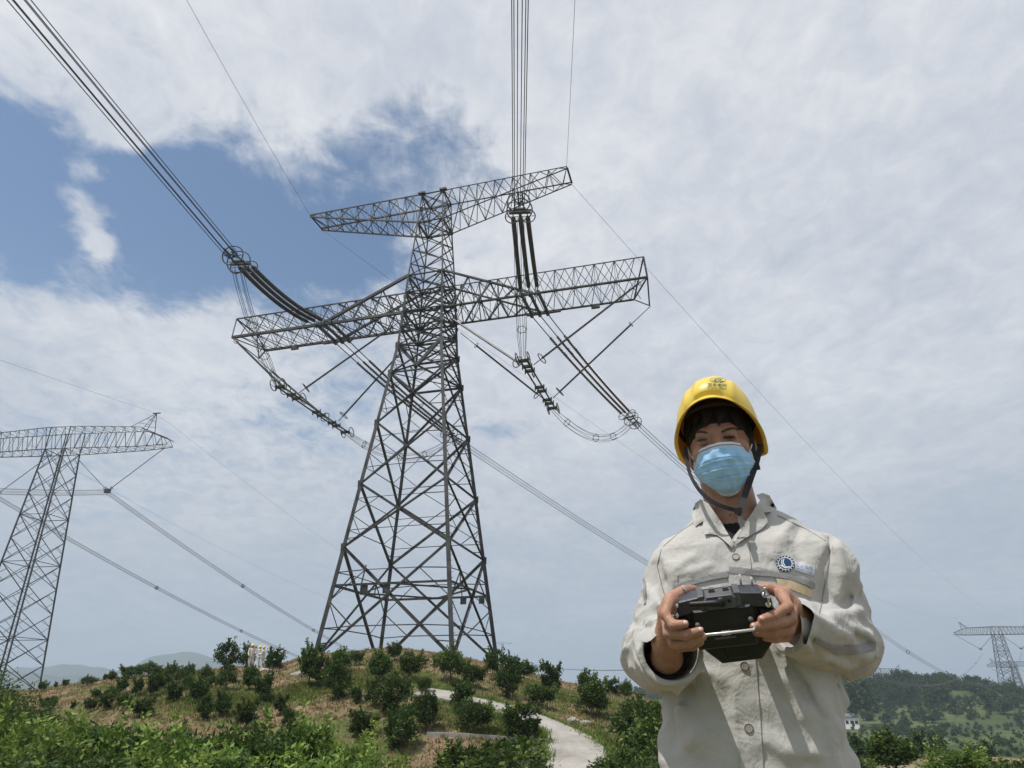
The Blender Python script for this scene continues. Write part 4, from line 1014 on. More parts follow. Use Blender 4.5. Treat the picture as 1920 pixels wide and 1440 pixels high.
# ------------------------------------------------------------------ the man with the remote controller: materials
m, t, b = pbr('skin', (0.42, 0.23, 0.155), 0.5, 0, 0.4)
tc = t.node('ShaderNodeTexCoord').outputs['Object']
n1 = t.noise(tc, 26, 4, 0.6); n2 = t.noise(tc, 240, 3, 0.5)
t.put(b.inputs['Base Color'], t.mix(t.smooth(n1, .3, .7), (0.32, 0.165, 0.105, 1), (0.42, 0.23, 0.155, 1)))
b.inputs['Subsurface Weight'].default_value = 0.12; b.inputs['Subsurface Radius'].default_value = (0.012, 0.005, 0.003); b.inputs['Subsurface Scale'].default_value = 0.6
bp = t.node('ShaderNodeBump'); bp.inputs['Strength'].default_value = 0.5; bp.inputs['Distance'].default_value = 0.002; t.put(bp.inputs['Height'], t.math('ADD', n2, t.math('MULTIPLY', t.noise(tc, 90, 4, .6, .8), 1.2))); t.put(b.inputs['Normal'], bp)
def cloth_mat(name, c1, c2, wr=0.5):
    m, t, b = pbr(name, c1, 0.85, 0, 0.25)
    tc = t.node('ShaderNodeTexCoord').outputs['Object']
    n1 = t.noise(tc, 9, 5, 0.6); n2 = t.noise(tc, 38, 5, 0.65, 0.8); wv = t.noise(t.vmath('MULTIPLY', tc, (1.0, 1.0, 2.2)), 14, 4, 0.55, 1.2)
    fine_ = t.noise(tc, 900, 2, 0.5)
    col = t.mix(t.smooth(n1, .3, .72), (*c1, 1), (*c2, 1)); t.put(b.inputs['Base Color'], col)
    cr1 = t.math('ABSOLUTE', t.math('SUBTRACT', t.noise(t.vmath('MULTIPLY', tc, (1.0, 1.0, 1.6)), 9, 3, 0.5, 0.6), 0.5)); cr2 = t.math('ABSOLUTE', t.math('SUBTRACT', t.noise(t.vmath('MULTIPLY', tc, (1.4, 1.0, .8)), 21, 3, 0.55, 0.8), 0.5))
    b1 = t.node('ShaderNodeBump'); b1.inputs['Strength'].default_value = wr; b1.inputs['Distance'].default_value = 0.02
    t.put(b1.inputs['Height'], t.math('SUBTRACT', t.math('MULTIPLY', n2, .16), t.math('ADD', t.math('MULTIPLY', cr1, 1.5), t.math('MULTIPLY', cr2, .8))))
    b2 = t.node('ShaderNodeBump'); b2.inputs['Strength'].default_value = 0.22; b2.inputs['Distance'].default_value = 0.0008; t.put(b2.inputs['Height'], fine_); t.put(b2.inputs['Normal'], b1); t.put(b.inputs['Normal'], b2)
    b.inputs['Sheen Weight'].default_value = 0.1
    return m
cloth_mat('jacket_cloth', (0.42, 0.413, 0.39), (0.485, 0.477, 0.452), .36)
cloth_mat('reflective_band', (0.23, 0.23, 0.235), (0.29, 0.29, 0.295), .35)
cloth_mat('tan_patch', (0.50, 0.40, 0.24), (0.56, 0.46, 0.30), .35)
cloth_mat('pale_label', (0.46, 0.49, 0.56), (0.52, 0.54, 0.60), .3)
cloth_mat('black_shirt', (0.012, 0.013, 0.014), (0.02, 0.02, 0.022), .3)
cloth_mat('shirt_rib', (0.07, 0.065, 0.05), (0.09, 0.085, 0.07), .3)
cloth_mat('navy_badge', (0.012, 0.045, 0.12), (0.018, 0.06, 0.15), .1)
cloth_mat('white_thread', (0.62, 0.64, 0.68), (0.7, 0.72, 0.74), .1)
cloth_mat('strap_web', (0.016, 0.018, 0.022), (0.03, 0.032, 0.04), .2)
cloth_mat('mask_blue', (0.33, 0.59, 0.86), (0.39, 0.64, 0.88), .18)
cloth_mat('mask_white', (0.66, 0.70, 0.73), (0.72, 0.75, 0.77), .15)
mottled('hair_black', (0.0025, 0.0025, 0.003), (0.005, 0.0048, 0.005), 60, 0.6, 0, .6, 300)
mottled('button_horn', (0.30, 0.26, 0.22), (0.38, 0.34, 0.29), 60, 0.4)
mottled('button_rim', (0.11, 0.10, 0.09), (0.15, 0.135, 0.12), 60, 0.45)
mottled('thread_dark', (0.22, 0.205, 0.18), (0.30, 0.285, 0.25), 90, .9)
mottled('nail', (0.52, 0.33, 0.26), (0.58, 0.38, 0.31), 90, .3)
mottled('controller_black', (0.005, 0.005, 0.0055), (0.009, 0.009, 0.0095), 50, 0.5, 0, .1, 400)
mottled('controller_panel', (0.045, 0.048, 0.062), (0.06, 0.064, 0.08), 40, 0.4, 0.2, .1, 300)
mottled('controller_grey', (0.075, 0.078, 0.082), (0.11, 0.112, 0.118), 40, 0.5)
mottled('chrome', (0.72, 0.72, 0.72), (0.62, 0.62, 0.63), 40, 0.22, 1.0)
mottled('satin_metal', (0.52, 0.52, 0.53), (0.6, 0.6, 0.6), 40, 0.35, 0.7)
mottled('print_green', (0.01, 0.10, 0.085), (0.015, 0.13, 0.11), 60, .5)
mottled('print_orange', (0.65, 0.16, 0.04), (0.7, 0.2, 0.06), 60, .5)
mottled('sticker_white', (0.68, 0.62, 0.56), (0.72, 0.66, 0.6), 60, .5)
m, t, b = pbr('helmet_yellow', (0.9, 0.68, 0.1), 0.3, 0, 0.5)
tr = t.node('ShaderNodeBsdfTranslucent'); tr.inputs[0].default_value = (0.85, 0.40, 0.01, 1)
tc = t.node('ShaderNodeTexCoord').outputs['Object']
t.put(b.inputs['Base Color'], t.mix(t.smooth(t.noise(tc, 22, 5, .65), .35, .75), (0.90, 0.69, 0.11, 1), (0.80, 0.59, 0.10, 1))); t.put(b.inputs['Roughness'], t.smooth(t.noise(tc, 60, 4, .6), .3, .7, .25, .42))
mx = t.node('ShaderNodeMixShader'); mx.inputs[0].default_value = .16; t.l.new(b.outputs[0], mx.inputs[1]); t.l.new(tr.outputs[0], mx.inputs[2]); t.l.new(mx.outputs[0], t.n['Material Output'].inputs[0])

# ------------------------------------------------------------------ his shape
A3 = lambda *a: np.array(a, float)
YAW = math.radians(15); TRX = A3(math.cos(YAW), -math.sin(YAW), 0); TRY = A3(math.sin(YAW), math.cos(YAW), 0)   # his torso's sideways and backward axes
_tz = [-1.2, -.40, -.25, -.05, .10, .25, .315, .345, .372, .405, .44]
_ta = [.20, .212, .205, .192, .190, .194, .186, .166, .138, .098, .05]
_tb = [.135, .138, .138, .135, .134, .127, .115, .100, .088, .075, .05]
_tx = [.50, .515, .517, .527, .545, .558, .56, .56, .56, .558, .556]
_ty = [1.70, 1.70, 1.70, 1.695, 1.69, 1.69, 1.695, 1.70, 1.705, 1.705, 1.705]
def torso(p, grow=0.0, zlo=-.42, zhi=.44):
    z = p[:, 2]; a = np.interp(z, _tz, _ta) + grow; b_ = np.interp(z, _tz, _tb) + grow
    dx = p[:, 0] - np.interp(z, _tz, _tx); dy = p[:, 1] - np.interp(z, _tz, _ty)
    x = (dx * TRX[0] + dy * TRX[1]) / a; y = (dx * TRY[0] + dy * TRY[1]) / b_
    k = (np.abs(x) ** 2.5 + np.abs(y) ** 2.5) ** (1 / 2.5)
    d = (k - 1) * np.minimum(a, b_) * .85
    return np.maximum(d, np.maximum(zlo - z, z - zhi))
SL, EL, WL = A3(.402, 1.735, .258), A3(.335, 1.70, .080), P(1258, 1222, 1.475)
SR, ER, WR = A3(.720, 1.64, .256), A3(.732, 1.635, .102), P(1478, 1172, 1.455)
NECK0, NECK1 = A3(.556, 1.705, .33), A3(.532, 1.685, .50)
# fold ridges (+) and grooves (-): photo pixels, depth guess, height, width
FOLDS = [([(1561, 1154), (1611, 1146), (1634, 1113)], .012, .012), ([(1560, 1158), (1594, 1180), (1632, 1192)], .011, .012), ([(1515, 1150), (1550, 1172), (1590, 1196)], .012, .010),
         ([(1575, 1168), (1600, 1188), (1628, 1205)], -.010, .010), ([(1545, 1140), (1585, 1132), (1618, 1100)], -.007, .012), ([(1598, 1075), (1610, 1100), (1600, 1130)], .007, .014),
         ([(1557, 1008), (1553, 1060), (1546, 1110), (1540, 1140)], -.013, .010), ([(1572, 1030), (1580, 1075), (1572, 1115)], .007, .012), ([(1505, 1205), (1545, 1235), (1590, 1250)], .007, .012), ([(1520, 1200), (1530, 1225), (1560, 1248)], -.006, .010), ([(1600, 1222), (1625, 1232), (1640, 1228)], .008, .012),
         ([(1208, 1104), (1236, 1130), (1248, 1158)], .010, .010), ([(1178, 1143), (1214, 1163), (1244, 1163)], .011, .010), ([(1180, 1197), (1194, 1180), (1230, 1166)], .010, .010), ([(1184, 1165), (1200, 1174), (1220, 1176)], -.009, .009),
         ([(1203, 1057), (1206, 1096), (1188, 1132)], .008, .012), ([(1245, 1125), (1243, 1090), (1233, 1058)], -.011, .010), ([(1222, 1060), (1224, 1095), (1212, 1122)], -.006, .010), ([(1196, 1215), (1212, 1240), (1225, 1262)], .007, .010), ([(1185, 1215), (1195, 1240), (1210, 1262)], -.007, .010),
         ([(1256, 1060), (1262, 1085), (1258, 1110)], .007, .010), ([(1300, 1045), (1275, 1062), (1258, 1075)], .006, .010), ([(1330, 1060), (1300, 1072), (1280, 1075)], .005, .009),
         ([(1439, 1222), (1470, 1275), (1508, 1336)], .011, .014), ([(1470, 1230), (1510, 1290), (1545, 1345)], -.010, .014), ([(1500, 1250), (1530, 1310), (1570, 1370)], .009, .014), ([(1268, 1290), (1276, 1335), (1300, 1385)], .009, .014), ([(1255, 1300), (1262, 1345), (1262, 1395)], -.007, .012),
         ([(1292, 1245), (1320, 1262), (1347, 1270)], .007, .010), ([(1290, 1395), (1310, 1372), (1330, 1362)], .006, .010), ([(1480, 985), (1462, 1010), (1450, 1040)], .005, .012), ([(1500, 990), (1490, 1020), (1500, 1050)], -.005, .010), ([(1380, 1290), (1378, 1340), (1384, 1400)], .004, .012),
         ([(1540, 1330), (1560, 1390), (1570, 1440)], .008, .014), ([(1440, 1390), (1480, 1410), (1530, 1412)], .005, .016)]
FSEG = []
def stretch(ax, k):
    a = np.asarray(ax, float) / np.linalg.norm(ax); return np.eye(3) - (1 - k) * np.outer(a, a)
CREASE, CREASE2 = stretch((.75, -.2, -.6), .35), stretch((.6, .2, .75), .4)
def jacket_raw(p):
    d = torso(p); kb = .005 + .034 * np.clip((p[:, 2] - .13) / .13, 0, 1)
    d = smin(d, limited(p, (.20, 1.50, -.06), (.50, 1.85, .40), lambda q: smin(cap(q, SL, EL, .070, .079), ell(q, (.404, 1.735, .262), (.062, .08, .062)), .03), .06), kb)
    d = smin(d, limited(p, (.56, 1.45, -.06), (.90, 1.78, .40), lambda q: smin(cap(q, SR, ER, .070, .076), ell(q, (.722, 1.64, .260), (.062, .08, .062)), .03), .06), kb)
    d = smin(d, limited(p, (.18, 1.42, -.05), (.46, 1.82, .22), lambda q: cap(q, EL, WL, .081, .062), .06), .5 * kb + .004)
    d = smin(d, limited(p, (.50, 1.42, -.04), (.86, 1.78, .22), lambda q: cap(q, ER, WR + nrm3(WR - ER) * .05, .077, .052), .06), .5 * kb + .004)
    return d
def jacket_folds(p):
    d = jacket_raw(p)
    near = np.abs(d) < .06
    if FSEG and near.any():
        q = p[near]; disp = np.zeros(len(q))
        for a, b_, amp, wd in FSEG:
            mm_ = nearbox(q, np.minimum(a, b_) - 2.6 * wd, np.maximum(a, b_) + 2.6 * wd) <= 0
            if mm_.any():
                ds = np.abs(cap(q[mm_], a, b_, 0.0)); disp[mm_] += 1.12 * amp * np.exp(-(ds / (wd * .78)) ** 1.2)
        w1 = vnoise(q * [1, 1, 1.7], 15, 1) * .009 + vnoise(q * [1.5, 1, .8], 31, 2) * .004
        wq = q + .02 * np.stack([vnoise(q, 9, 7), vnoise(q, 9, 8), vnoise(q, 9, 9)], 1)
        arm_ = np.clip((np.abs((q - [.55, 1.69, 0]) @ TRX) - .15) / .05, 0, 1)          # sleeves crease more than the chest
        w1 += (.16 - np.abs(vnoise(wq @ CREASE, 13, 4))) * (.003 + .010 * arm_) + (.16 - np.abs(vnoise(wq @ CREASE2, 17, 6))) * (.002 + .006 * arm_)
        for (S_, E_, W_, ph) in ((SL, EL, WL, .6), (SR, ER, WR, 2.1)):                # folds bunched around each elbow
            de = np.linalg.norm(q - E_, axis=1); mm_ = de < .20
            if mm_.any():
                ax_ = nrm3(nrm3(S_ - E_) - nrm3(W_ - E_)); qq = q[mm_] - E_; sx_ = qq @ ax_; x_ = nrm3(np.cross(ax_, [0, 1, 0.2])); y_ = np.cross(ax_, x_); th_ = np.arctan2(qq @ y_, qq @ x_)
                wv_ = np.abs(np.sin(sx_ * 62 + 1.3 * np.sin(th_ * 2 + ph) + 1.1 * np.sin(th_ * 3 - ph) + 3 * vnoise(q[mm_], 11, 12))) ** .8
                w1[mm_] += (.55 - wv_) * .010 * np.exp(-(de[mm_] / .115) ** 2)
            dw = np.linalg.norm(q - W_, axis=1); mm_ = dw < .10
            if mm_.any():
                ax_ = nrm3(W_ - E_); sx_ = (q[mm_] - W_) @ ax_; w1[mm_] += (.5 - np.abs(np.sin(sx_ * 75 + 5 * vnoise(q[mm_], 18, 13)))) * .005 * np.exp(-(dw[mm_] / .07) ** 2)
        d[near] -= disp * 1.6 + w1
    return d
def march(f, us, vs, y0=1.27, it=44, ymax=2.4):
    """where lines of sight through photo pixels meet the surface f"""
    D = np.stack([ray(u, v) / ray(u, v)[1] for u, v in zip(us, vs)]); t_ = np.full(len(D), y0); n = np.linalg.norm(D, axis=1)
    for _ in range(it):
        d = f(D * t_[:, None]); t_ = np.minimum(t_ + d / n * .85, ymax)
    ok = t_ < ymax - .2
    if ok.any() and not ok.all():                 # past the outline: keep the depth of the nearest point that did hit
        uu, vv_ = np.asarray(us, float), np.asarray(vs, float)
        for k in np.where(~ok)[0]: t_[k] = t_[ok][np.argmin((uu[ok] - uu[k]) ** 2 + (vv_[ok] - vv_[k]) ** 2)]
    return D * t_[:, None], ok
for pts, amp, wd in FOLDS:
    h_, ok = march(jacket_raw, [a for a, _ in pts], [b_ for _, b_ in pts])
    seg = [(h_[k], h_[k + 1]) for k in range(len(pts) - 1) if ok[k] and ok[k + 1]]
    for a, b_ in seg: FSEG.append((a, b_, amp, wd))
fL = nrm3(WL - EL); fR = nrm3(WR - ER); nR = nrm3(A3(-1, -.15, .03))
vA = P(1376, 1019, 1.56)
def wedge(p):   # the open V of the collar
    L_, R_ = P(1316, 935, 1.60), P(1428, 932, 1.60)
    def pl(a, c, sgn):
        d = c - a; nn = np.array([-d[2], 0, d[0]]) * sgn; nn = nn / np.linalg.norm(nn); return (p - a) @ nn
    d = np.maximum(pl(vA, L_, 1), pl(vA, R_, -1))
    return np.maximum(d, p[:, 1] - 1.70)
def jacket(p):
    d = jacket_folds(p)
    # cut sleeve ends square and hollow them
    dl = np.linalg.norm(p - WL, axis=1); dr = np.linalg.norm(p - WR, axis=1)
    cutl = np.where(dl < .13, (p - WL) @ fL - .004, -1); cutr = np.where((dr < .13) & (p[:, 1] < 1.535), (p - WR) @ nR - .004, -1)
    d = smaxk(d, cutl, .004); d = smaxk(d, cutr, .004)
    d = smaxk(d, -cap(p, WL - fL * .10, WL + fL * .10, .050, .056), .004); d = smaxk(d, -cap(p, WR - fR * .03, WR + fR * .12, .040, .044), .004)
    d = smaxk(d, -wedge(p), .006)
    d = smaxk(d, -cap(p, NECK0 + [0, 0, -.02], NECK1 + [0, 0, .06], .070, .082), .006)
    return d

# head frame
HY, HP, HR = math.radians(21), math.radians(9), math.radians(4.5)
HF = A3(-math.sin(HY) * math.cos(HP), -math.cos(HY) * math.cos(HP), -math.sin(HP))
HX = A3(math.cos(HY) * math.cos(HR), -math.sin(HY) * math.cos(HR), math.sin(HR)); HX = nrm3(HX - HF * (HX @ HF)); HU = np.cross(HF, HX) * 1.0
if HU[2] < 0: HU = -HU
HC = P(1344, 822, 1.59) - HF * .092
HM = np.stack([HX, HF, HU], 1)                   # columns: right, forward, up
def hl(x, y, z): return HC + HM @ A3(x, y, z)
def head(p):
    q = (p - HC) @ HM
    d = ell(q, (0, -.012, .03), (.077, .097, .103))
    d = smin(d, ell(q, (0, .026, -.045), (.061, .064, .083)), .03)
    d = smin(d, ell(q, (0, .055, -.10), (.032, .03, .025)), .02)
    for s in (-1, 1):
        d = smin(d, ell(q, (s * .041, .058, -.028), (.027, .024, .022)), .018)
        d = smaxk(d, -ell(q, (s * .031, .101, -.001), (.019, .014, .0085)), .012)
        d = smin(d, ell(q, (s * .031, .076, -.002), (.018, .014, .011)), .004)
        d = smin(d, ell(q, (s * .079, -.012, -.022), (.008, .018, .031)), .006)
    d = smin(d, cap(q, A3(-.038, .078, .017), A3(.038, .078, .017), .011), .014)
    d = smin(d, cap(q, A3(0, .084, .006), A3(0, .108, -.036), .0075, .0135), .010)
    return d
LHAND = dict(wrist=[(1250, 1232, 1.50), (1250, 1205, 1.450)], palm=[(1258, 1128, 1.392), (1250, 1150, 1.400), (1254, 1172, 1.412), (1260, 1190, 1.43)],
    fingers=[[(1258, 1122, 1.388), (1247, 1153, 1.362), (1262, 1172, 1.348), (1284, 1170, 1.342)], [(1249, 1150, 1.402), (1253, 1188, 1.372), (1285, 1191, 1.350), (1312, 1183, 1.345)],
             [(1254, 1172, 1.412), (1263, 1207, 1.388), (1292, 1206, 1.364), (1318, 1194, 1.355)], [(1262, 1192, 1.43), (1276, 1214, 1.415), (1298, 1212, 1.395), (1314, 1204, 1.385)],
             [(1252, 1160, 1.425), (1262, 1120, 1.415), (1283, 1108, 1.425), (1300, 1105, 1.44)]])
RHAND = dict(wrist=[(1512, 1172, 1.51), (1496, 1160, 1.462)], palm=[(1470, 1116, 1.405), (1486, 1136, 1.412), (1488, 1158, 1.425), (1486, 1175, 1.44)],
    fingers=[[(1466, 1114, 1.402), (1478, 1138, 1.368), (1450, 1154, 1.352), (1428, 1161, 1.345)], [(1486, 1136, 1.412), (1484, 1162, 1.376), (1447, 1172, 1.355), (1413, 1175, 1.350)],
             [(1488, 1158, 1.425), (1480, 1181, 1.392), (1448, 1187, 1.370), (1418, 1186, 1.360)], [(1488, 1175, 1.44), (1476, 1195, 1.415), (1454, 1198, 1.392), (1434, 1196, 1.382)],
             [(1490, 1140, 1.44), (1468, 1112, 1.425), (1440, 1103, 1.425), (1416, 1101, 1.438)]])
FR = [(.0118, .0100, .0092, .0076)] * 3 + [(.0100, .0088, .0080, .0066), (.0150, .0130, .0112, .0088)]
def hand(p, H_):
    w0, w1 = [P(*a) for a in H_['wrist']]; d = cap(p, w0, w1, .030, .027)
    pm = [P(*a) for a in H_['palm']]
    for a in pm: d = smin(d, cap(p, w1, a, .021, .0145), .014)
    for a, b_ in zip(pm[:-1], pm[1:]): d = smin(d, cap(p, a, b_, .0145), .008)
    for fg_, rr in zip(H_['fingers'], FR):
        q = [P(*a) for a in fg_]; df = None
        for k in range(3):
            s = cap(p, q[k], q[k + 1], rr[k], rr[k + 1]); df = s if df is None else smin(df, s, .003)
        d = smin(d, df, .0045)
    return d
def hbox(H_):
    a = np.array([P(*q) for k in H_['fingers'] for q in k] + [P(*q) for q in H_['wrist']]); return a.min(0) - .035, a.max(0) + .035
BL, BR = hbox(LHAND), hbox(RHAND)
def body(p):
    d = torso(p, -.028, -.40, .375)
    d = smin(d, cap(p, NECK0, NECK1, .064, .060), .03)
    d = smin(d, cap(p, A3(.46, 1.72, .290), A3(.66, 1.665, .290), .040), .04)
    for s_, e_, w_ in ((SL, EL, WL), (SR, ER, WR)):
        d = smin(d, cap(p, s_, e_, .05, .042), .02)
    d = smin(d, cap(p, EL, P(*LHAND['wrist'][0]), .042, .031), .012); d = smin(d, cap(p, ER, P(*RHAND['wrist'][0]), .042, .031), .012)
    d = smin(d, limited(p, HC - .17, HC + .17, head), .022)
    d = smin(d, limited(p, *BL, lambda q: hand(q, LHAND)), .008); d = smin(d, limited(p, *BR, lambda q: hand(q, RHAND)), .008)
    return d
V, Q_ = surface_nets(body, (.20, 1.30, -.42), (.92, 1.90, .74), .0029); V = relax(V, Q_, 1)
me = quads_mesh('person', V, Q_)
man = link_mesh('person', me, MAT['skin'], None, True)
tag(man, 'man in yellow helmet, blue face mask and pale work jacket holding a controller', 'person')
jk = implicit_obj('jacket', jacket, (.19, 1.40, -.46), (.93, 1.88, .46), .0034, MAT['jacket_cloth'], man, 0)
def undershirt(p):
    d = torso(p, -.026, -.38, .40); d = smin(d, cap(p, NECK0, NECK1, .068, .064), .02); d = smin(d, cap(p, A3(.46, 1.72, .285), A3(.66, 1.665, .285), .040), .04)
    return np.maximum(d, (p - P(1380, 976, 1.60)) @ nrm3(A3(0, -.12, 1)))
implicit_obj('undershirt', undershirt, (.34, 1.52, .1), (.78, 1.86, .46), .005, MAT['black_shirt'], man)

# ------------------------------------------------------------------ flat pieces draped on a surface, outlined in photo pixels
from mathutils.geometry import delaunay_2d_cdt
def inside(x, y, poly):
    c = False; n = len(poly)
    for i in range(n):
        (x0, y0), (x1, y1) = poly[i], poly[i - 1]
        if (y0 > y) != (y1 > y) and x < (x1 - x0) * (y - y0) / (y1 - y0) + x0: c = not c
    return c
def rounded(poly, n=2):
    for _ in range(n):
        q = []
        for i in range(len(poly)):
            a, b_ = np.array(poly[i]), np.array(poly[(i + 1) % len(poly)]); q += [tuple(a * .78 + b_ * .22), tuple(a * .22 + b_ * .78)]
        poly = q
    return poly
def drape(name, poly, f, off, thick, mat, parent, step=4.0, y0=1.25, lift=None, smooth_it=0):
    dens = []
    for i in range(len(poly)):
        a, b_ = np.array(poly[i], float), np.array(poly[(i + 1) % len(poly)], float); k = max(1, int(np.linalg.norm(b_ - a) / step)); dens += [tuple(a + (b_ - a) * j / k) for j in range(k)]
    n = len(dens); xs = [a for a, _ in dens]; ys = [b_ for _, b_ in dens]; ins = []
    yy = min(ys) + step * .6
    while yy < max(ys):
        xx = min(xs) + step * .6
        while xx < max(xs):
            if inside(xx, yy, dens) and min((xx - a) ** 2 + (yy - b_) ** 2 for a, b_ in dens) > (step * .45) ** 2: ins.append((xx, yy))
            xx += step
        yy += step
    vv, _, ff, *_ = delaunay_2d_cdt([Vector(a) for a in dens + ins], [(i, (i + 1) % n) for i in range(n)], [], 1, 1e-5)
    us, vs = [a.x for a in vv], [a.y for a in vv]; H_, ok = march(f, us, vs, y0)
    Yd = H_[:, 1].copy(); ed_ = np.array([(t_[i], t_[(i + 1) % 3]) for t_ in ff for i in range(3)]); dg_ = np.bincount(ed_.ravel(), minlength=len(Yd)).astype(float)
    for k in range(smooth_it):                     # even out the depth where the piece stands off the surface
        av = (np.bincount(ed_[:, 0], Yd[ed_[:, 1]], len(Yd)) + np.bincount(ed_[:, 1], Yd[ed_[:, 0]], len(Yd))) / np.maximum(dg_, 1); Yd = np.where(ok & (k > 6), Yd, .5 * Yd + .5 * av)
    if smooth_it: H_ = np.stack([P(u, v, y_) for u, v, y_ in zip(us, vs, Yd)])
    D = np.stack([nrm3(ray(u, v)) for u, v in zip(us, vs)])
    e = 2e-3; g = np.stack([f(H_ + np.eye(3)[k] * e) - f(H_ - np.eye(3)[k] * e) for k in range(3)], 1); g /= np.linalg.norm(g, axis=1)[:, None] + 1e-9
    g = nrm_rows((0.0 if smooth_it else .7) * g - D * .5)
    o = np.array([off + (lift(u, v) if lift else 0) for u, v in zip(us, vs)])[:, None]
    top = H_ + g * (o + thick); bot = H_ + g * o; m_ = len(top)
    F = []
    for t_ in ff:
        a, b_, c = t_[:3]; nn = np.cross(top[b_] - top[a], top[c] - top[a]); s = (nn @ D[a]) > 0
        F.append((a, c, b_) if s else (a, b_, c)); F.append((m_ + a, m_ + b_, m_ + c) if s else (m_ + a, m_ + c, m_ + b_))
    cnt = {}
    for t_ in ff:
        for i in range(3):
            k = (t_[i], t_[(i + 1) % 3]); cnt[k] = 1
    for (a, b_) in cnt:
        if (b_, a) not in cnt: F.append((a, b_, m_ + b_, m_ + a))
    o_ = mesh_obj(name, np.concatenate([top, bot]), F, mat, parent, False)
    bm = bmesh.new(); bm.from_mesh(o_.data); bmesh.ops.recalc_face_normals(bm, faces=bm.faces); bm.to_mesh(o_.data); bm.free()
    return o_
def nrm_rows(a): return a / (np.linalg.norm(a, axis=1)[:, None] + 1e-9)
def soft(o):
    o.data.polygons.foreach_set('use_smooth', [True] * len(o.data.polygons)); o.data.set_sharp_from_angle(angle=math.radians(50)); return o
def jshell(p):                                    # jacket with the collar filled in
    d = jacket_folds(p); return smin(d, cap(p, NECK0 + [0, 0, -.01], NECK0 + (NECK1 - NECK0) * .74, .096, .084), .02)
JC = MAT['jacket_cloth']
lapL = [(1314, 936), (1304, 943), (1297, 961), (1299, 975), (1304, 987), (1312, 981), (1319, 977), (1317, 988), (1321, 1002), (1332, 1001), (1344, 1003), (1354, 1010), (1363, 1018), (1373, 1027), (1376, 1019), (1369, 1007), (1361, 994), (1353, 980), (1340, 961), (1328, 944)]
lapR = [(1425, 938), (1418, 928), (1430, 924), (1443, 929), (1450, 942), (1457, 954), (1449, 959), (1440, 960), (1432, 961), (1437, 969), (1440, 978), (1428, 992), (1412, 1001), (1397, 1009), (1383, 1019), (1373, 1029), (1377, 1018), (1388, 996), (1397, 981), (1411, 960)]
soft(drape('lapel', lapL, jshell, .007, .0035, JC, jk, 3.0, lift=lambda u, v: .008 * max(0, min(1, (1000 - v) / 50)) + .003 * math.sin(u * .12 + v * .05), smooth_it=40))
soft(drape('lapel', lapR, jshell, .007, .0035, JC, jk, 3.0, lift=lambda u, v: .010 * max(0, min(1, (1000 - v) / 50)) + .003 * math.sin(u * .10 - v * .05), smooth_it=40))
def back_collar():
    mb = MB(); V = []; n = 22
    for k in range(n + 1):
        a = math.radians(-20 + 220 * k / n); c = NECK0 + (NECK1 - NECK0) * .33 + A3(0, .004, 0)
        for hgt, rad in ((-.03, .094), (.032, .084), (.032, .079), (-.03, .086)):
            V.append(c + A3(math.cos(a) * rad * 1.02, math.sin(a) * rad * .95, hgt + .012 * math.sin(a)))
    F = [(k * 4 + j, (k + 1) * 4 + j, (k + 1) * 4 + (j + 1) % 4, k * 4 + (j + 1) % 4) for k in range(n) for j in range(4)] + [(0, 1, 2, 3), (n * 4 + 3, n * 4 + 2, n * 4 + 1, n * 4)]
    return mesh_obj('collar', V, F, JC, jk, True)
back_collar()
plk = [(1374, 1028), (1369, 1045), (1366, 1070), (1367, 1110), (1371, 1180), (1377, 1245), (1382, 1310), (1386, 1380), (1389, 1462), (1432, 1462), (1428, 1380), (1422, 1300), (1416, 1230), (1412, 1160), (1409, 1100), (1408, 1060), (1404, 1016), (1385, 1021)]
soft(drape('placket', plk, jacket_folds, .0012, .0022, JC, jk, 5.0))
RBm = MAT['reflective_band']
soft(drape('reflective_band', [(1262, 1099), (1300, 1086), (1335, 1077), (1366, 1071), (1366, 1082), (1335, 1087), (1300, 1096), (1262, 1109)], jacket_folds, .0034, .0012, RBm, jk, 4))
soft(drape('reflective_band', [(1367, 1063), (1392, 1065), (1414, 1069), (1445, 1071), (1478, 1076), (1505, 1085), (1527, 1093), (1526, 1104), (1505, 1095), (1483, 1087), (1445, 1081), (1428, 1080), (1395, 1077), (1367, 1075)], jacket_folds, .0032, .0012, RBm, jk, 4))
soft(drape('reflective_band', [(1528, 1194), (1540, 1200), (1560, 1210), (1590, 1211), (1618, 1207), (1640, 1201), (1641, 1217), (1620, 1223), (1595, 1227), (1570, 1227), (1552, 1217), (1536, 1208), (1526, 1203)], jacket_folds, .0026, .0012, RBm, jk, 4))
soft(drape('reflective_band', [(1207, 1085), (1211, 1090), (1212, 1132), (1208, 1135), (1207, 1110)], jacket_folds, .0020, .0012, RBm, jk, 3))
soft(drape('pocket_patch', [(1455, 1085), (1480, 1088), (1503, 1096), (1522, 1106), (1520, 1120), (1500, 1112), (1478, 1103), (1458, 1098)], jacket_folds, .0034, .0016, MAT['tan_patch'], jk, 4))
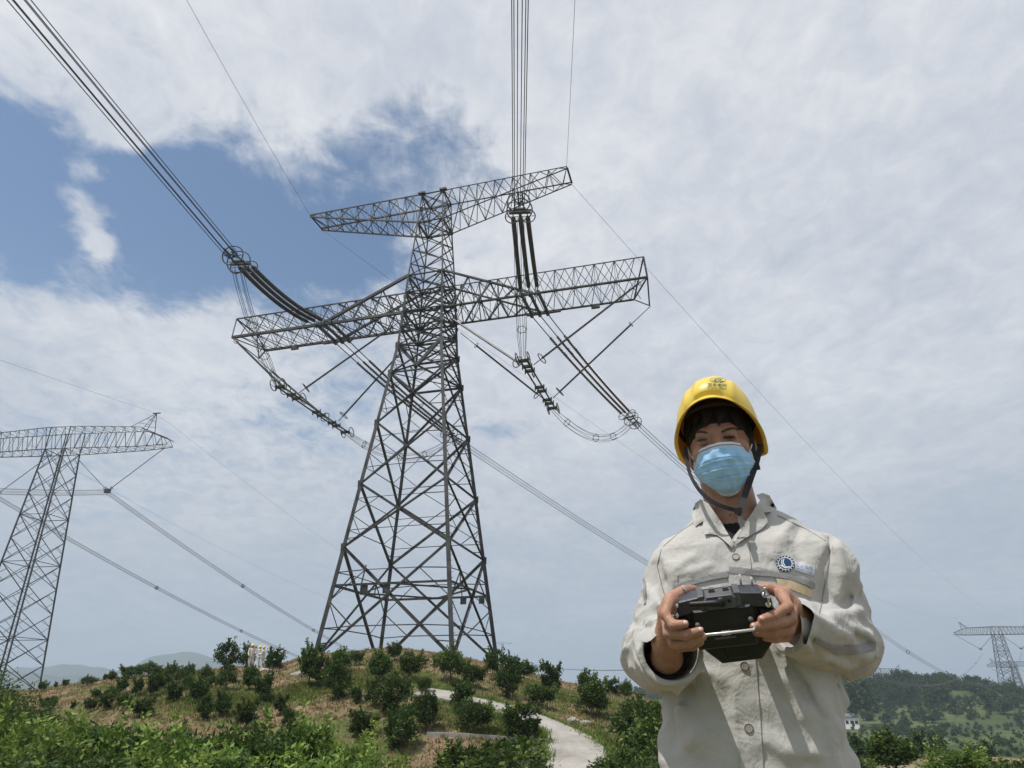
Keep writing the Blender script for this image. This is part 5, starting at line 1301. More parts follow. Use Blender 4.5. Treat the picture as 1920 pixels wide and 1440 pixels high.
# seams and stitching
def seam(pts, r_, mat='thread_dark', off=.0012, name='seam'):
    p_ = np.array(pts, float); d = np.r_[0, np.cumsum(np.linalg.norm(np.diff(p_, axis=0), axis=1))]; s = np.arange(0, d[-1], 3.0)
    us, vs = np.interp(s, d, p_[:, 0]), np.interp(s, d, p_[:, 1]); H_, ok = march(jacket_folds, us, vs)
    D = np.stack([nrm3(ray(u, v)) for u, v in zip(us, vs)]); pp = list((H_ - D * off)[ok])
    if len(pp) < 3: return None
    mb = MB(); mb.tube(pp, r_, 5); return mb.build(name, MAT[mat], jk, True)
seam([(1552, 1005), (1556, 1040), (1549, 1080), (1541, 1130), (1536, 1150)], .0011); seam([(1240, 1030), (1232, 1060), (1240, 1095), (1249, 1125)], .0011)
seam([(1458, 966), (1482, 978), (1512, 992), (1548, 1014)], .0009); seam([(1300, 980), (1272, 1000), (1242, 1026)], .0009)
seam([(1395, 1262), (1402, 1330), (1408, 1440)], .0006)
seam([(1415, 1100), (1416, 1082)], .0007); seam([(1270, 1090), (1272, 1078)], .0007)
# cuff flap of the near sleeve
soft(drape('cuff_tab', rounded([(1206, 1190), (1216, 1166), (1240, 1164), (1245, 1172), (1236, 1190), (1218, 1206), (1206, 1204)], 1), jacket_folds, .003, .003, JC, jk, 4))
# buttons
for (u, v, rp) in ((1380, 1046, 6.2), (1396, 1249, 7.0), (1404, 1366, 7.4)):
    H_, ok = march(jacket_folds, [u, u + 4, u, u - 4, u], [v, v, v + 4, v, v - 4]); c = H_[0]; nn = np.cross(H_[1] - H_[3], H_[2] - H_[4]); nn = nrm3(nn); nn = -nn if nn @ c > 0 else nn
    rr = rp / FPX * (c[1] * CP + c[2] * SP); x_ = nrm3(np.cross(nn, [0, 0, 1])); y_ = np.cross(nn, x_)
    mb = MB(); mb.torus(c + nn * .0052, nn, rr, .0011, 22, 6)
    bt = mb.build('button', MAT['button_rim'], jk, True)
    mb = MB(); mb.tube([c + nn * .002, c + nn * .0045, c + nn * .0052], [rr, rr, rr * .8], 20); mb.build('face', MAT['button_horn'], bt)
    mb = MB()
    for i in (-1, 1):
        for j in (-1, 1): mb.tube([c + (x_ * i + y_ * j) * rr * .27 + nn * .0050, c + (x_ * i + y_ * j) * rr * .27 + nn * .0056], rr * .13, 6)
    tag(mb.build('thread_holes', MAT['button_rim'], bt), kind='stuff')
# round badge with a ship-like emblem, and its faded lettering
def ell_poly(u, v, a, b_, n=26, rot=0.0, t0=0.0, t1=2 * math.pi):
    return [(u + a * math.cos(t_) * math.cos(rot) - b_ * math.sin(t_) * math.sin(rot), v + a * math.cos(t_) * math.sin(rot) + b_ * math.sin(t_) * math.cos(rot)) for t_ in np.linspace(t0, t1, n, endpoint=(t1 - t0 < 6.2))]
bu, bv = 1472, 1057
bd = drape('badge', ell_poly(bu, bv, 17.2, 14.6, 30, .25), jacket_folds, .0016, .0014, MAT['navy_badge'], jk, 3)
def band(u, v, a0, b0_, a1, b1_, t0, t1, rot=.25, n=16, du=0, dv=0):
    o = ell_poly(u, v, a1, b1_, n, rot, t0, t1); i_ = ell_poly(u + du, v + dv, a0, b0_, n, rot, t0, t1); return o + i_[::-1]
for k in range(16):
    t0 = 2 * math.pi * k / 16
    drape('rim_stitch', band(bu, bv, 14.6, 12.3, 16.4, 13.9, t0 + .05, t0 + .20, n=4), jacket_folds, .0031, .0005, MAT['white_thread'], bd, 2)
drape('ring', band(bu, bv, 12.0, 10.1, 13.5, 11.5, 0, math.pi, n=22), jacket_folds, .0031, .0006, MAT['white_thread'], bd, 2)
drape('ring', band(bu, bv, 12.0, 10.1, 13.5, 11.5, math.pi, 2 * math.pi, n=22), jacket_folds, .0031, .0006, MAT['white_thread'], bd, 2)
drape('emblem_arc', [(bu - 7, bv - 7), (bu - 5, bv - 8), (bu - 6, bv - 1), (bu - 2, bv + 6), (bu - 4, bv + 6), (bu - 8, bv - 1)], jacket_folds, .0031, .0006, MAT['white_thread'], bd, 2)
drape('emblem_arc', [(bu - 3, bv - 9), (bu - 1.5, bv - 9), (bu - 3, bv - 2), (bu + 1, bv + 5), (bu - 1, bv + 5), (bu - 5, bv - 2)], jacket_folds, .0031, .0006, MAT['white_thread'], bd, 2)
drape('emblem_arc', [(bu - 9, bv + 2), (bu, bv + 6), (bu + 9, bv + 5), (bu + 10, bv + 7), (bu, bv + 9), (bu - 9, bv + 4)], jacket_folds, .0031, .0006, MAT['white_thread'], bd, 2)
lb = soft(drape('name_label', [(1490, 1053), (1528, 1063), (1526, 1080), (1490, 1069)], jacket_folds, .0012, .0010, MAT['pale_label'], jk, 4))

def text_mesh(body_, size):
    cu = bpy.data.curves.new('lettering', 'FONT'); cu.body = body_; cu.size = size; cu.align_x = 'CENTER'; cu.align_y = 'CENTER'; cu.resolution_u = 3
    o = bpy.data.objects.new('lettering', cu); COL.objects.link(o); dg = bpy.context.evaluated_depsgraph_get()
    me = bpy.data.meshes.new_from_object(o.evaluated_get(dg)); bpy.data.objects.remove(o); bpy.data.curves.remove(cu)
    v = np.empty(len(me.vertices) * 3, np.float32); me.vertices.foreach_get('co', v); F = [tuple(p_.vertices) for p_ in me.polygons]; bpy.data.meshes.remove(me)
    return v.reshape(-1, 3), F
def drape_text(body_, u, v, width, rot, f, off, mat, parent, name='lettering', squash=1.0):
    V, F = text_mesh(body_, 1.0); w_ = V[:, 0].max() - V[:, 0].min(); k = width / w_
    x, y = V[:, 0] * k, -V[:, 1] * k * squash; us, vs = u + x * math.cos(rot) - y * math.sin(rot), v + x * math.sin(rot) + y * math.cos(rot)
    H_, ok = march(f, us, vs, it=45); D = np.stack([nrm3(ray(a, b_)) for a, b_ in zip(us, vs)])
    return mesh_obj(name, H_ - D * off, F, mat, parent)
mottled('faded_blue', (0.22, 0.29, 0.45), (0.3, 0.36, 0.5), 60, .8)
drape_text('国家电网', 1508, 1062.5, 31, .26, jacket_folds, .0030, MAT['faded_blue'], lb)
drape_text('STATE GRID', 1508, 1071, 31, .28, jacket_folds, .0030, MAT['faded_blue'], lb)
# trousers and boots, below the picture
def trousers(p):
    d = np.maximum(torso(p, -.012, -.55, -.22), -1e3)
    for s in (-1, 1):
        hip = A3(.515, 1.70, -.42) + TRX * s * .09; kn = A3(.515, 1.69, -.68) + TRX * s * .10; an = A3(.515, 1.72, -1.0) + TRX * s * .11
        d = smin(d, cap(p, hip, kn, .10, .08), .03); d = smin(d, cap(p, kn, an, .08, .075), .02)
    return np.maximum(d, -1.03 - p[:, 2])
implicit_obj('trousers', trousers, (.25, 1.5, -1.06), (.80, 1.92, -.2), .011, JC, man)
for s in (-1, 1):
    an = A3(.515, 1.72, -1.0) + TRX * s * .11
    implicit_obj('boot', lambda p: np.maximum(smin(ell(p, an + [0, -.07, -.045], (.05, .14, .045)), cap(p, an + [0, 0, -.03], an + [0, 0, .06], .05), .03), -1.075 - p[:, 2]), an - [.09, .25, .09], an + [.09, .11, .12], .008, MAT['strap_web'], man)

# ------------------------------------------------------------------ face details, hair, mask, helmet
def hair(p):
    q = (p - HC) @ HM
    d = ell(q, (0, -.016, .038), (.083, .102, .103)); d = smin(d, ell(q, (0, -.05, -.03), (.072, .06, .07)), .03)
    face_cut = ell(q, (0, .115, -.052), (.066, .085, .083)) + vnoise(q * [1, .2, .3], 90, 3) * .016
    d = smaxk(d, -face_cut, .006)
    for s in (-1, 1): d = smaxk(d, -ell(q, (s * .085, .0, -.045), (.03, .05, .045)), .006)
    return d - vnoise(q, 60, 5) * .006
implicit_obj('hair', hair, HC - .15, HC + .16, .0032, MAT['hair_black'], man)
HM_ = MAT['hair_black']
def headf(p): return limited(p, HC - .2, HC + .2, head, .3)
for poly in ([(1298, 778), (1314, 776), (1312, 790), (1306, 803), (1302, 790)], [(1316, 772), (1338, 772), (1331, 788), (1323, 806), (1321, 788)], [(1340, 772), (1362, 772), (1355, 786), (1347, 803), (1345, 786)], [(1364, 772), (1390, 776), (1382, 788), (1376, 800), (1370, 786)], [(1390, 776), (1402, 782), (1404, 806), (1397, 796)], [(1294, 782), (1302, 782), (1298, 806), (1292, 812)]):
    soft(drape('fringe_lock', rounded(poly, 1), headf, .006, .004, HM_, man, 3))
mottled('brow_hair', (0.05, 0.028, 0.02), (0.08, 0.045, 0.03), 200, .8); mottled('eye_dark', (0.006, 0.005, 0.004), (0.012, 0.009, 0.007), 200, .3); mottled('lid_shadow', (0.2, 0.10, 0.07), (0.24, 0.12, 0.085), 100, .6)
soft(drape('eyebrow', rounded([(1299, 812), (1306, 808), (1318, 808), (1327, 810), (1326, 813), (1316, 811.5), (1306, 812)], 1), headf, -.0005, .0016, MAT['brow_hair'], man, 2))
soft(drape('eyebrow', rounded([(1352, 808), (1362, 803), (1376, 800), (1386, 805), (1385, 808), (1375, 804), (1362, 808), (1353, 812)], 1), headf, -.0005, .0016, MAT['brow_hair'], man, 2))
for (u, v, s, rt) in ((1316, 825, 12, -.14), (1367, 819.5, 12.5, -.02)):
    c, sn = math.cos(rt), math.sin(rt); f_ = lambda x, y: (u + x * c - y * sn, v + x * sn + y * c)
    ey = soft(drape('eye', [f_(-s, 1.6), f_(-s * .6, -2.0), f_(0, -3.3), f_(s * .6, -2.4), f_(s, 1.0), f_(s * .5, 2.2), f_(0, 2.6), f_(-s * .5, 2.4)], headf, .0002, .0009, MAT['eye_dark'], man, 2))
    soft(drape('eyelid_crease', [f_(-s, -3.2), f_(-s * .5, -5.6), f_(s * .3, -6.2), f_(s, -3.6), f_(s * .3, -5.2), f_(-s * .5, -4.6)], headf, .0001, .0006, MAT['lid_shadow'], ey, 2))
mb = MB(); H_, ok = march(body, [1369], [966]); mb.tube([H_[0] + [0, .001, 0], H_[0] + [0, -.0012, 0]], .0019, 8); mb.build('mole', MAT['brow_hair'], man)
# mask
def mask_pt(s, t_, off=0.0):
    hw = np.interp(t_, [0, .25, .5, .75, 1], [.067, .070, .071, .060, .034]); yc = np.interp(t_, [0, .12, .3, .6, .85, 1], [.110, .120, .126, .119, .100, .074])
    zt = -.014 - .016 * s * s; zb = -.140 + .030 * s * s
    x = hw * math.sin(s * 1.25) / math.sin(1.25); y = yc - (yc - .030) * (abs(s) ** 2.1)
    z = zt + (zb - zt) * t_
    pl_ = 0.0
    for c in (.33, .50, .67):
        d = (t_ - c - .05 * abs(s)) / .05; pl_ += (.0042 * (1 - min(1, abs(d) / 1.6)) if d > 0 else -.0030 * math.exp(-(d / .35) ** 2)) * (1 - .25 * abs(s))
    pl_ += .0035 * math.exp(-(s / .07) ** 2) * (t_ < .9) + .0016 * math.sin(s * 9 + t_ * 17) * (1 - abs(s)) + .0012 * math.sin(s * 21 - t_ * 11)
    k = 1 + (pl_ + off) / .11
    return hl(x * k, y * k + off * .5, z)
ns_, nt_ = 72, 64
V = [mask_pt(-1 + 2 * i / ns_, j / nt_) for j in range(nt_ + 1) for i in range(ns_ + 1)]; n1_ = len(V)
V += [mask_pt(-1 + 2 * i / ns_, j / nt_, -.0015) for j in range(nt_ + 1) for i in range(ns_ + 1)]
def mfaces(j0, j1):
    F = []; g = lambda i, j: j * (ns_ + 1) + i
    for j in range(j0, j1):
        for i in range(ns_): F.append((g(i, j), g(i, j + 1), g(i + 1, j + 1), g(i + 1, j))); F.append((n1_ + g(i, j), n1_ + g(i + 1, j), n1_ + g(i + 1, j + 1), n1_ + g(i, j + 1)))
    for i in range(ns_): F.append((g(i, j0), g(i + 1, j0), n1_ + g(i + 1, j0), n1_ + g(i, j0))); F.append((g(i, j1), n1_ + g(i, j1), n1_ + g(i + 1, j1), g(i + 1, j1)))
    for j in range(j0, j1): F.append((g(0, j), n1_ + g(0, j), n1_ + g(0, j + 1), g(0, j + 1))); F.append((g(ns_, j), g(ns_, j + 1), n1_ + g(ns_, j + 1), n1_ + g(ns_, j)))
    return F
mk = mesh_obj('face_mask', V, mfaces(7, 61), MAT['mask_blue'], man, True)
mesh_obj('top_edge', V, mfaces(0, 7), MAT['mask_white'], mk, True); mesh_obj('bottom_edge', V, mfaces(61, 64), MAT['mask_white'], mk, True)
mb = MB(); mb.tube([mask_pt(-.92 + 1.84 * i / 30, .062, .0012) for i in range(31)], .0011, 5); mb.build('nose_wire', MAT['faded_blue'], mk, True)
for s in (-1, 1):
    mb = MB(); a = mask_pt(s * .98, .06, .001); e = hl(s * .080, -.004, .008); l_ = hl(s * .078, -.018, -.058); z_ = mask_pt(s * .98, .80, .001)
    mb.tube(bez(a, (a + e) / 2 + HX * s * .006, e, 8) + bez(e, hl(s * .082, -.035, -.025), l_, 6)[1:] + bez(l_, (l_ + z_) / 2 + HX * s * .006, z_, 8)[1:], .0016, 5); mb.build('ear_loop', MAT['mask_white'], mk, True)
    # white edge fold where the side of the mask stands off the cheek
    mb = MB(); mb.tube([mask_pt(s * .99, k / 12, .001) for k in range(1, 11)], .0024, 5); mb.build('side_edge', MAT['mask_white'], mk, True)
# helmet shell
nph, nth = 120, 40
def helmet_pt(ph, th):
    """ph: 0 at the front; th: 0 at the rim, 1 at the crown"""
    c, s = math.cos(ph), math.sin(ph)
    front = max(0, c)
    zr = .004 + .086 * front ** 1.35 - .052 * max(0, -c) ** .6 - .020 * math.exp(-((abs(ph) - 1.75) / .35) ** 2)
    ax = .112; ay = (.156 if c > 0 else .128)
    zt = .168
    brim = .13
    if th < brim:
        k = th / brim; rad = 1.0 - (.07 + .11 * front ** 2) * k; z = zr + .003 * k + .010 * front * k
    else:
        k = (th - brim) / (1 - brim); e = k * math.pi / 2; r0 = 1.0 - (.07 + .11 * front ** 2); z0 = zr + .003 + .010 * front
        rad = r0 * math.cos(e) ** .88; z = z0 + (zt - z0) * math.sin(e) ** .98
    bulge = 0.0
    if th > .14:
        pw = min(1, (th - .14) / .05) * (1 - .0 * th)
        d = abs(ph if ph < math.pi else ph - 2 * math.pi)
        x = abs(s) * rad * ax
        if c > -.2: bulge += .0045 / (1 + math.exp((x - .033) / .0012)) * pw
        bulge += .0025 * math.exp(-((x - .058) / .006) ** 2) * pw * (c > .1)
    rr = 1 + bulge / .11
    return A3(s * ax * rad * rr + .013 * max(0, th - .1), -.006 + c * ay * rad * rr, z + bulge * .6)
HT = math.radians(3)
def hh(q): return hl(q[0], q[1], q[2])
V = []; 
for sgn in (0, 1):
    for j in range(nth + 1):
        for i in range(nph):
            q = helmet_pt(2 * math.pi * i / nph, j / nth * .985)
            if sgn: q = A3(q[0] * .978, q[1] * .978, q[2] - .0026 * (j / nth) - .0012)
            V.append(hh(q))
g = lambda sg, i, j: sg * (nth + 1) * nph + j * nph + i % nph
F = []
for j in range(nth):
    for i in range(nph): F.append((g(0, i, j), g(0, i, j + 1), g(0, i + 1, j + 1), g(0, i + 1, j))); F.append((g(1, i, j), g(1, i + 1, j), g(1, i + 1, j + 1), g(1, i, j + 1)))
for i in range(nph): F.append((g(0, i, 0), g(0, i + 1, 0), g(1, i + 1, 0), g(1, i, 0)))
F.append(tuple(g(0, i, nth) for i in range(nph))); F.append(tuple(g(1, i, nth) for i in reversed(range(nph))))
helmet = mesh_obj('helmet', V, F, MAT['helmet_yellow'], man, True)
bm = bmesh.new(); bm.from_mesh(helmet.data); bmesh.ops.recalc_face_normals(bm, faces=bm.faces); bm.to_mesh(helmet.data); bm.free()
from mathutils.bvhtree import BVHTree
hbvh = BVHTree.FromPolygons([Vector(v) for v in V], F)
def on_helmet(us, vs, off):
    out = []
    for u, v in zip(us, vs):
        d = Vector(ray(u, v)).normalized(); loc, nn, *_ = hbvh.ray_cast(Vector((0, 0, 0)), d)
        out.append(np.array(loc - d * off) if loc is not None else P(u, v, 1.6))
    return out
def helmet_text(s, u, v, width, sq, rot, name='lettering'):
    V_, F_ = text_mesh(s, 1.0); k = width / (V_[:, 0].max() - V_[:, 0].min()); x, y = V_[:, 0] * k, -V_[:, 1] * k * sq
    return mesh_obj(name, on_helmet(u + x * math.cos(rot) - y * math.sin(rot), v + x * math.sin(rot) + y * math.cos(rot), .0009), F_, MAT['print_green'], helmet)
helmet_text('国家电网', 1344.5, 722.5, 35, .75, .04); helmet_text('STATE GRID', 1344.5, 728.2, 35, .62, .04)
def helmet_poly(poly, name='emblem'):
    n = len(poly) // 2; vv = on_helmet([a for a, _ in poly], [b_ for _, b_ in poly], .0009); F_ = [(i, i + 1, len(poly) - 2 - i, len(poly) - 1 - i) for i in range(n - 1)]
    return mesh_obj(name, vv, F_, MAT['print_green'], helmet)
eu, ev = 1346, 712.8
for (t0, t1) in ((0.1, math.pi - .1), (math.pi + .1, 2 * math.pi - .1)): helmet_poly(band(eu, ev, 14.0, 4.0, 15.4, 4.7, t0, t1, 0.0, 16))
helmet_poly(band(eu - 1, ev - .4, 4.0, 1.4, 8.0, 3.0, .2, 2.9, 0.0, 12)); helmet_poly(band(eu, ev, 4.0, 1.6, 7.6, 3.0, 3.4, 6.0, 0.0, 12)); helmet_poly([(eu - 11, ev + .4), (eu - 4, ev + 2.4), (eu + 4, ev + 2.6), (eu + 11, ev + 1.0), (eu + 11, ev + 2.0), (eu + 4, ev + 3.4), (eu - 4, ev + 3.2), (eu - 11, ev + 1.4)])
# suspension band inside, white side clips
mb = MB(); mb.tube([hl(.094 * math.sin(a), -.008 + .112 * math.cos(a), .048 + .035 * math.cos(a)) for a in np.linspace(0, 2 * math.pi, 40, endpoint=False)], .006, 6, True); mb.build('suspension_band', MAT['hair_black'], helmet, True)
for s in (-1, 1):
    mb = MB(); mb.box(hl(s * .104, -.012, .016), (.004, .007, .013), HM); mb.build('side_clip', MAT['mask_white'], helmet)
# chin straps
def ribbon(name, pts, wd, th_, mat, parent):
    pts = smooth_line([P(*a) for a in pts], 26, 1); V = []; wds = wd if hasattr(wd, '__len__') else [wd] * len(pts)
    for k, p_ in enumerate(pts):
        tg = nrm3(pts[min(k + 1, len(pts) - 1)] - pts[max(k - 1, 0)]); vd = nrm3(p_); sd = nrm3(np.cross(tg, vd)); w_ = np.interp(k, np.linspace(0, len(pts) - 1, len(wds)), wds)
        for a, b_ in ((-1, -1), (1, -1), (1, 1), (-1, 1)): V.append(p_ + sd * a * w_ / 2 + vd * b_ * th_ / 2)
    F = [(k * 4 + j, k * 4 + (j + 1) % 4, k * 4 + 4 + (j + 1) % 4, k * 4 + 4 + j) for k in range(len(pts) - 1) for j in range(4)] + [(3, 2, 1, 0), tuple(len(V) - 4 + j for j in range(4))]
    return mesh_obj(name, V, F, mat, parent)
SW = MAT['strap_web']
ribbon('chin_strap', [(1285, 838, 1.665), (1288, 862, 1.65), (1292, 885, 1.63), (1300, 903, 1.605), (1315, 925, 1.588), (1338, 944, 1.575), (1362, 953, 1.566), (1382, 957, 1.562)], [.010, .010, .009, .008, .009, .010, .010, .009], .0022, SW, helmet)
ribbon('chin_strap', [(1424, 832, 1.655), (1422, 855, 1.640), (1417, 874, 1.622), (1406, 900, 1.602), (1396, 930, 1.585), (1388, 955, 1.562)], [.013, .013, .013, .016, .014, .010], .0022, SW, helmet)
ribbon('chin_strap', [(1404, 800, 1.63), (1412, 835, 1.630), (1416, 872, 1.624)], .010, .0022, SW, helmet)
mb = MB(); mb.box(P(1417, 877, 1.617), (.020, .008, .012), HM); mb.build('strap_slider', SW, helmet)
mb = MB(); mb.box(P(1384, 958, 1.556), (.017, .011, .014), HM); mb.build('buckle', MAT['controller_black'], helmet)
ribbon('strap_end', [(1386, 964, 1.556), (1389, 974, 1.552), (1392, 988, 1.546)], [.006, .014, .010], .004, MAT['controller_black'], helmet)
# finger nails
for H_ in (LHAND, RHAND):
    for k in (0, 1, 2):
        a, e = P(*H_['fingers'][k][2]), P(*H_['fingers'][k][3]); d = nrm3(e - a); vd = nrm3(e); out = nrm3(-vd - d * (-vd @ d)); out = nrm3(out + A3(0, 0, .5)); sd = np.cross(d, out)
        bm = bmesh.new(); bmesh.ops.create_uvsphere(bm, u_segments=12, v_segments=8, radius=1); me = bpy.data.meshes.new('fingernail'); bm.to_mesh(me); bm.free()
        o = link_mesh('fingernail', me, MAT['nail'], man, True)
        c = e + d * .0010 + out * .0048; Mx = Matrix(((d[0] * .0058, sd[0] * .0050, out[0] * .0030, c[0]), (d[1] * .0058, sd[1] * .0050, out[1] * .0030, c[1]), (d[2] * .0058, sd[2] * .0050, out[2] * .0030, c[2]), (0, 0, 0, 1)))
        me.transform(Mx); me.update()

# ------------------------------------------------------------------ the remote controller
cy_, cp_, cr_ = math.radians(13), math.radians(24), math.radians(5.5)
UZ = A3(-math.sin(cy_) * math.cos(cp_), -math.cos(cy_) * math.cos(cp_), -math.sin(cp_))        # out of its back, towards the camera
UX = nrm3(np.cross(A3(0, 0, 1), -UZ)); UX = UX if UX[0] > 0 else -UX; UY = nrm3(np.cross(UZ, UX)); UY = UY if UY[2] > 0 else -UY
UX, UY = UX * math.cos(cr_) + UY * math.sin(cr_), UY * math.cos(cr_) - UX * math.sin(cr_)
CO = P(1357, 1166, 1.38); CR = np.stack([UX, UY, UZ], 1)
def cl(x, y, z): return CO + CR @ (A3(x * .93, y * .90, z * .93))
ctl = empty('remote_controller', cl(0, -.09, -.03), 0, 'black twin grip remote controller with silver handle bar held in both hands', 'controller')
def prism(name, poly, z0, z1, mat, parent, inset=.004, bev=.003):
    n = len(poly); c = np.mean(poly, 0); V = []
    for z, k in ((z0, -inset), (z0 + bev, 0), (z1 - bev, 0), (z1, -inset)):
        for q in poly:
            d = np.array(q) - c; L_ = np.linalg.norm(d); V.append(cl(*(c + d * (1 + k / L_)), z))
    F = [(j * n + i, j * n + (i + 1) % n, (j + 1) * n + (i + 1) % n, (j + 1) * n + i) for j in range(3) for i in range(n)] + [tuple(reversed(range(n))), tuple(3 * n + i for i in range(n))]
    return mesh_obj(name, V, F, mat, parent)
CB, CPn, CG = MAT['controller_black'], MAT['controller_panel'], MAT['controller_grey']
prism('body', [(-.098, .036), (-.080, .052), (-.034, .056), (.034, .056), (.080, .052), (.098, .036), (.104, .005), (.096, -.032), (.060, -.050), (-.060, -.050), (-.096, -.032), (-.104, .005)], -.060, -.006, CB, ctl, .006, .006)
prism('back_cover', [(-.060, .034), (.060, .034), (.066, -.02), (.058, -.052), (-.058, -.052), (-.066, -.02)], -.006, .010, CB, ctl, .008, .006)
prism('lower_plate', [(-.052, -.040), (.088, -.040), (.094, -.056), (.062, -.094), (-.018, -.096), (-.046, -.066)], -.050, -.020, CB, ctl, .004, .004)
prism('battery_door', [(-.014, -.030), (.030, -.030), (.032, -.084), (-.004, -.084)], -.021, -.014, CB, ctl, .002, .002)
for s in (-1, 1):
    pn = prism('top_panel', [(s * .036, .030), (s * .040, .058), (s * .082, .054), (s * .100, .037), (s * .100, .018), (s * .070, .024)][::s], -.052, .004, CPn, ctl, .003, .003)
    prism('grey_block', [(s * .030, .026), (s * .030, .062), (s * .042, .061), (s * .042, .026)][::s], -.050, .007, CG, ctl, .002, .002)
    grip = prism('grip', [(s * .070, .020), (s * .102, .016), (s * .108, -.01), (s * .098, -.036), (s * .074, -.040)][::s], -.064, .002, CB, ctl, .007, .006)
    for k, (x, y) in enumerate(((.088, .046), (.091, .026))):
        base = cl(s * x, y, .004); mb = MB(); ax_ = nrm3(UZ * .75 + UY * .4)
        mb.tube([base, base + ax_ * .004, base + ax_ * .005], [.0056, .0056, .004], 8); mb.tube([base, base + ax_ * .006], .0035, 8)
        tip_ = base + ax_ * .004 + nrm3(UZ * .5 + UY * (.8 if s > 0 else .2) + UX * s * (.1 if s > 0 else .9)) * (.020 if s > 0 else .012)
        mb.tube([base + ax_ * .004, tip_], [.0017, .0026], 6); mb.build('toggle_switch', MAT['chrome'], ctl, True)
for (x, ln) in ((-.062, .018), (-.078, .010), (.050, .026), (.072, .018)):
    mb = MB(); a = cl(x, .052, -.044); mb.tube([a, a + UY * ln + UX * (-.006 if x < 0 else .001)], [.0020, .0026], 7); mb.build('stick', MAT['satin_metal'], ctl, True)
prism('antenna_mount', [(-.030, .030), (-.032, .052), (-.026, .059), (.026, .059), (.032, .052), (.030, .030)], -.040, .012, CG, ctl, .003, .003)
for x in (-.016, .018):
    mb = MB(); mb.tube([cl(x, .046, .011), cl(x, .046, .0135)], .0035, 10); mb.build('screw', CB, ctl)
mb = MB(); mb.tube([cl(.002, .048, .010), cl(.002, .048, .024)], .0085, 14); an_ = mb.build('antenna', CB, ctl, True)
mb = MB(); mb.tube([cl(.002, .048, .022), cl(-.012, .0492, .024), cl(-.058, .0525, .024), cl(-.061, .0528, .024)], [.0072, .0058, .0046, .003], 10); mb.build('antenna_rod', CB, an_, True)
for x in (-.012, .016):
    mb = MB(); mb.box(cl(x, .062, -.020), (.011, .008, .011), CR); mb.build('key', CG, ctl)
hb_ = MB(); hb_.tube([cl(-.052, -.006, .010), cl(-.055, -.008, .034), cl(-.052, -.009, .037), cl(.0, -.009, .038), cl(.052, -.009, .037), cl(.055, -.008, .034), cl(.052, -.006, .010)], [.0026, .0026, .0028, .0029, .0028, .0026, .0026], 8)
hbo = hb_.build('handle_bar', MAT['satin_metal'], ctl, True)
for s in (-1, 1):
    mb = MB(); mb.tube([cl(s * .052, .004, .008), cl(s * .052, .004, .020)], .0048, 10); mb.build('handle_mount', CG, hbo, True)
st = prism('sticker', [(-.009, -.024), (.009, -.024), (.009, -.014), (-.009, -.014)], .0105, .0112, MAT['sticker_white'], ctl, .0002, .0002)
mb = MB(); mb.torus(cl(0, -.019, .0116), UZ, .0030, .0009, 16, 5); mb.build('sticker_mark', MAT['print_orange'], st)
prism('slot', [(-.024, -.031), (.018, -.031), (.018, -.027), (-.024, -.027)], .0102, .0118, CG, ctl, .0004, .0004)
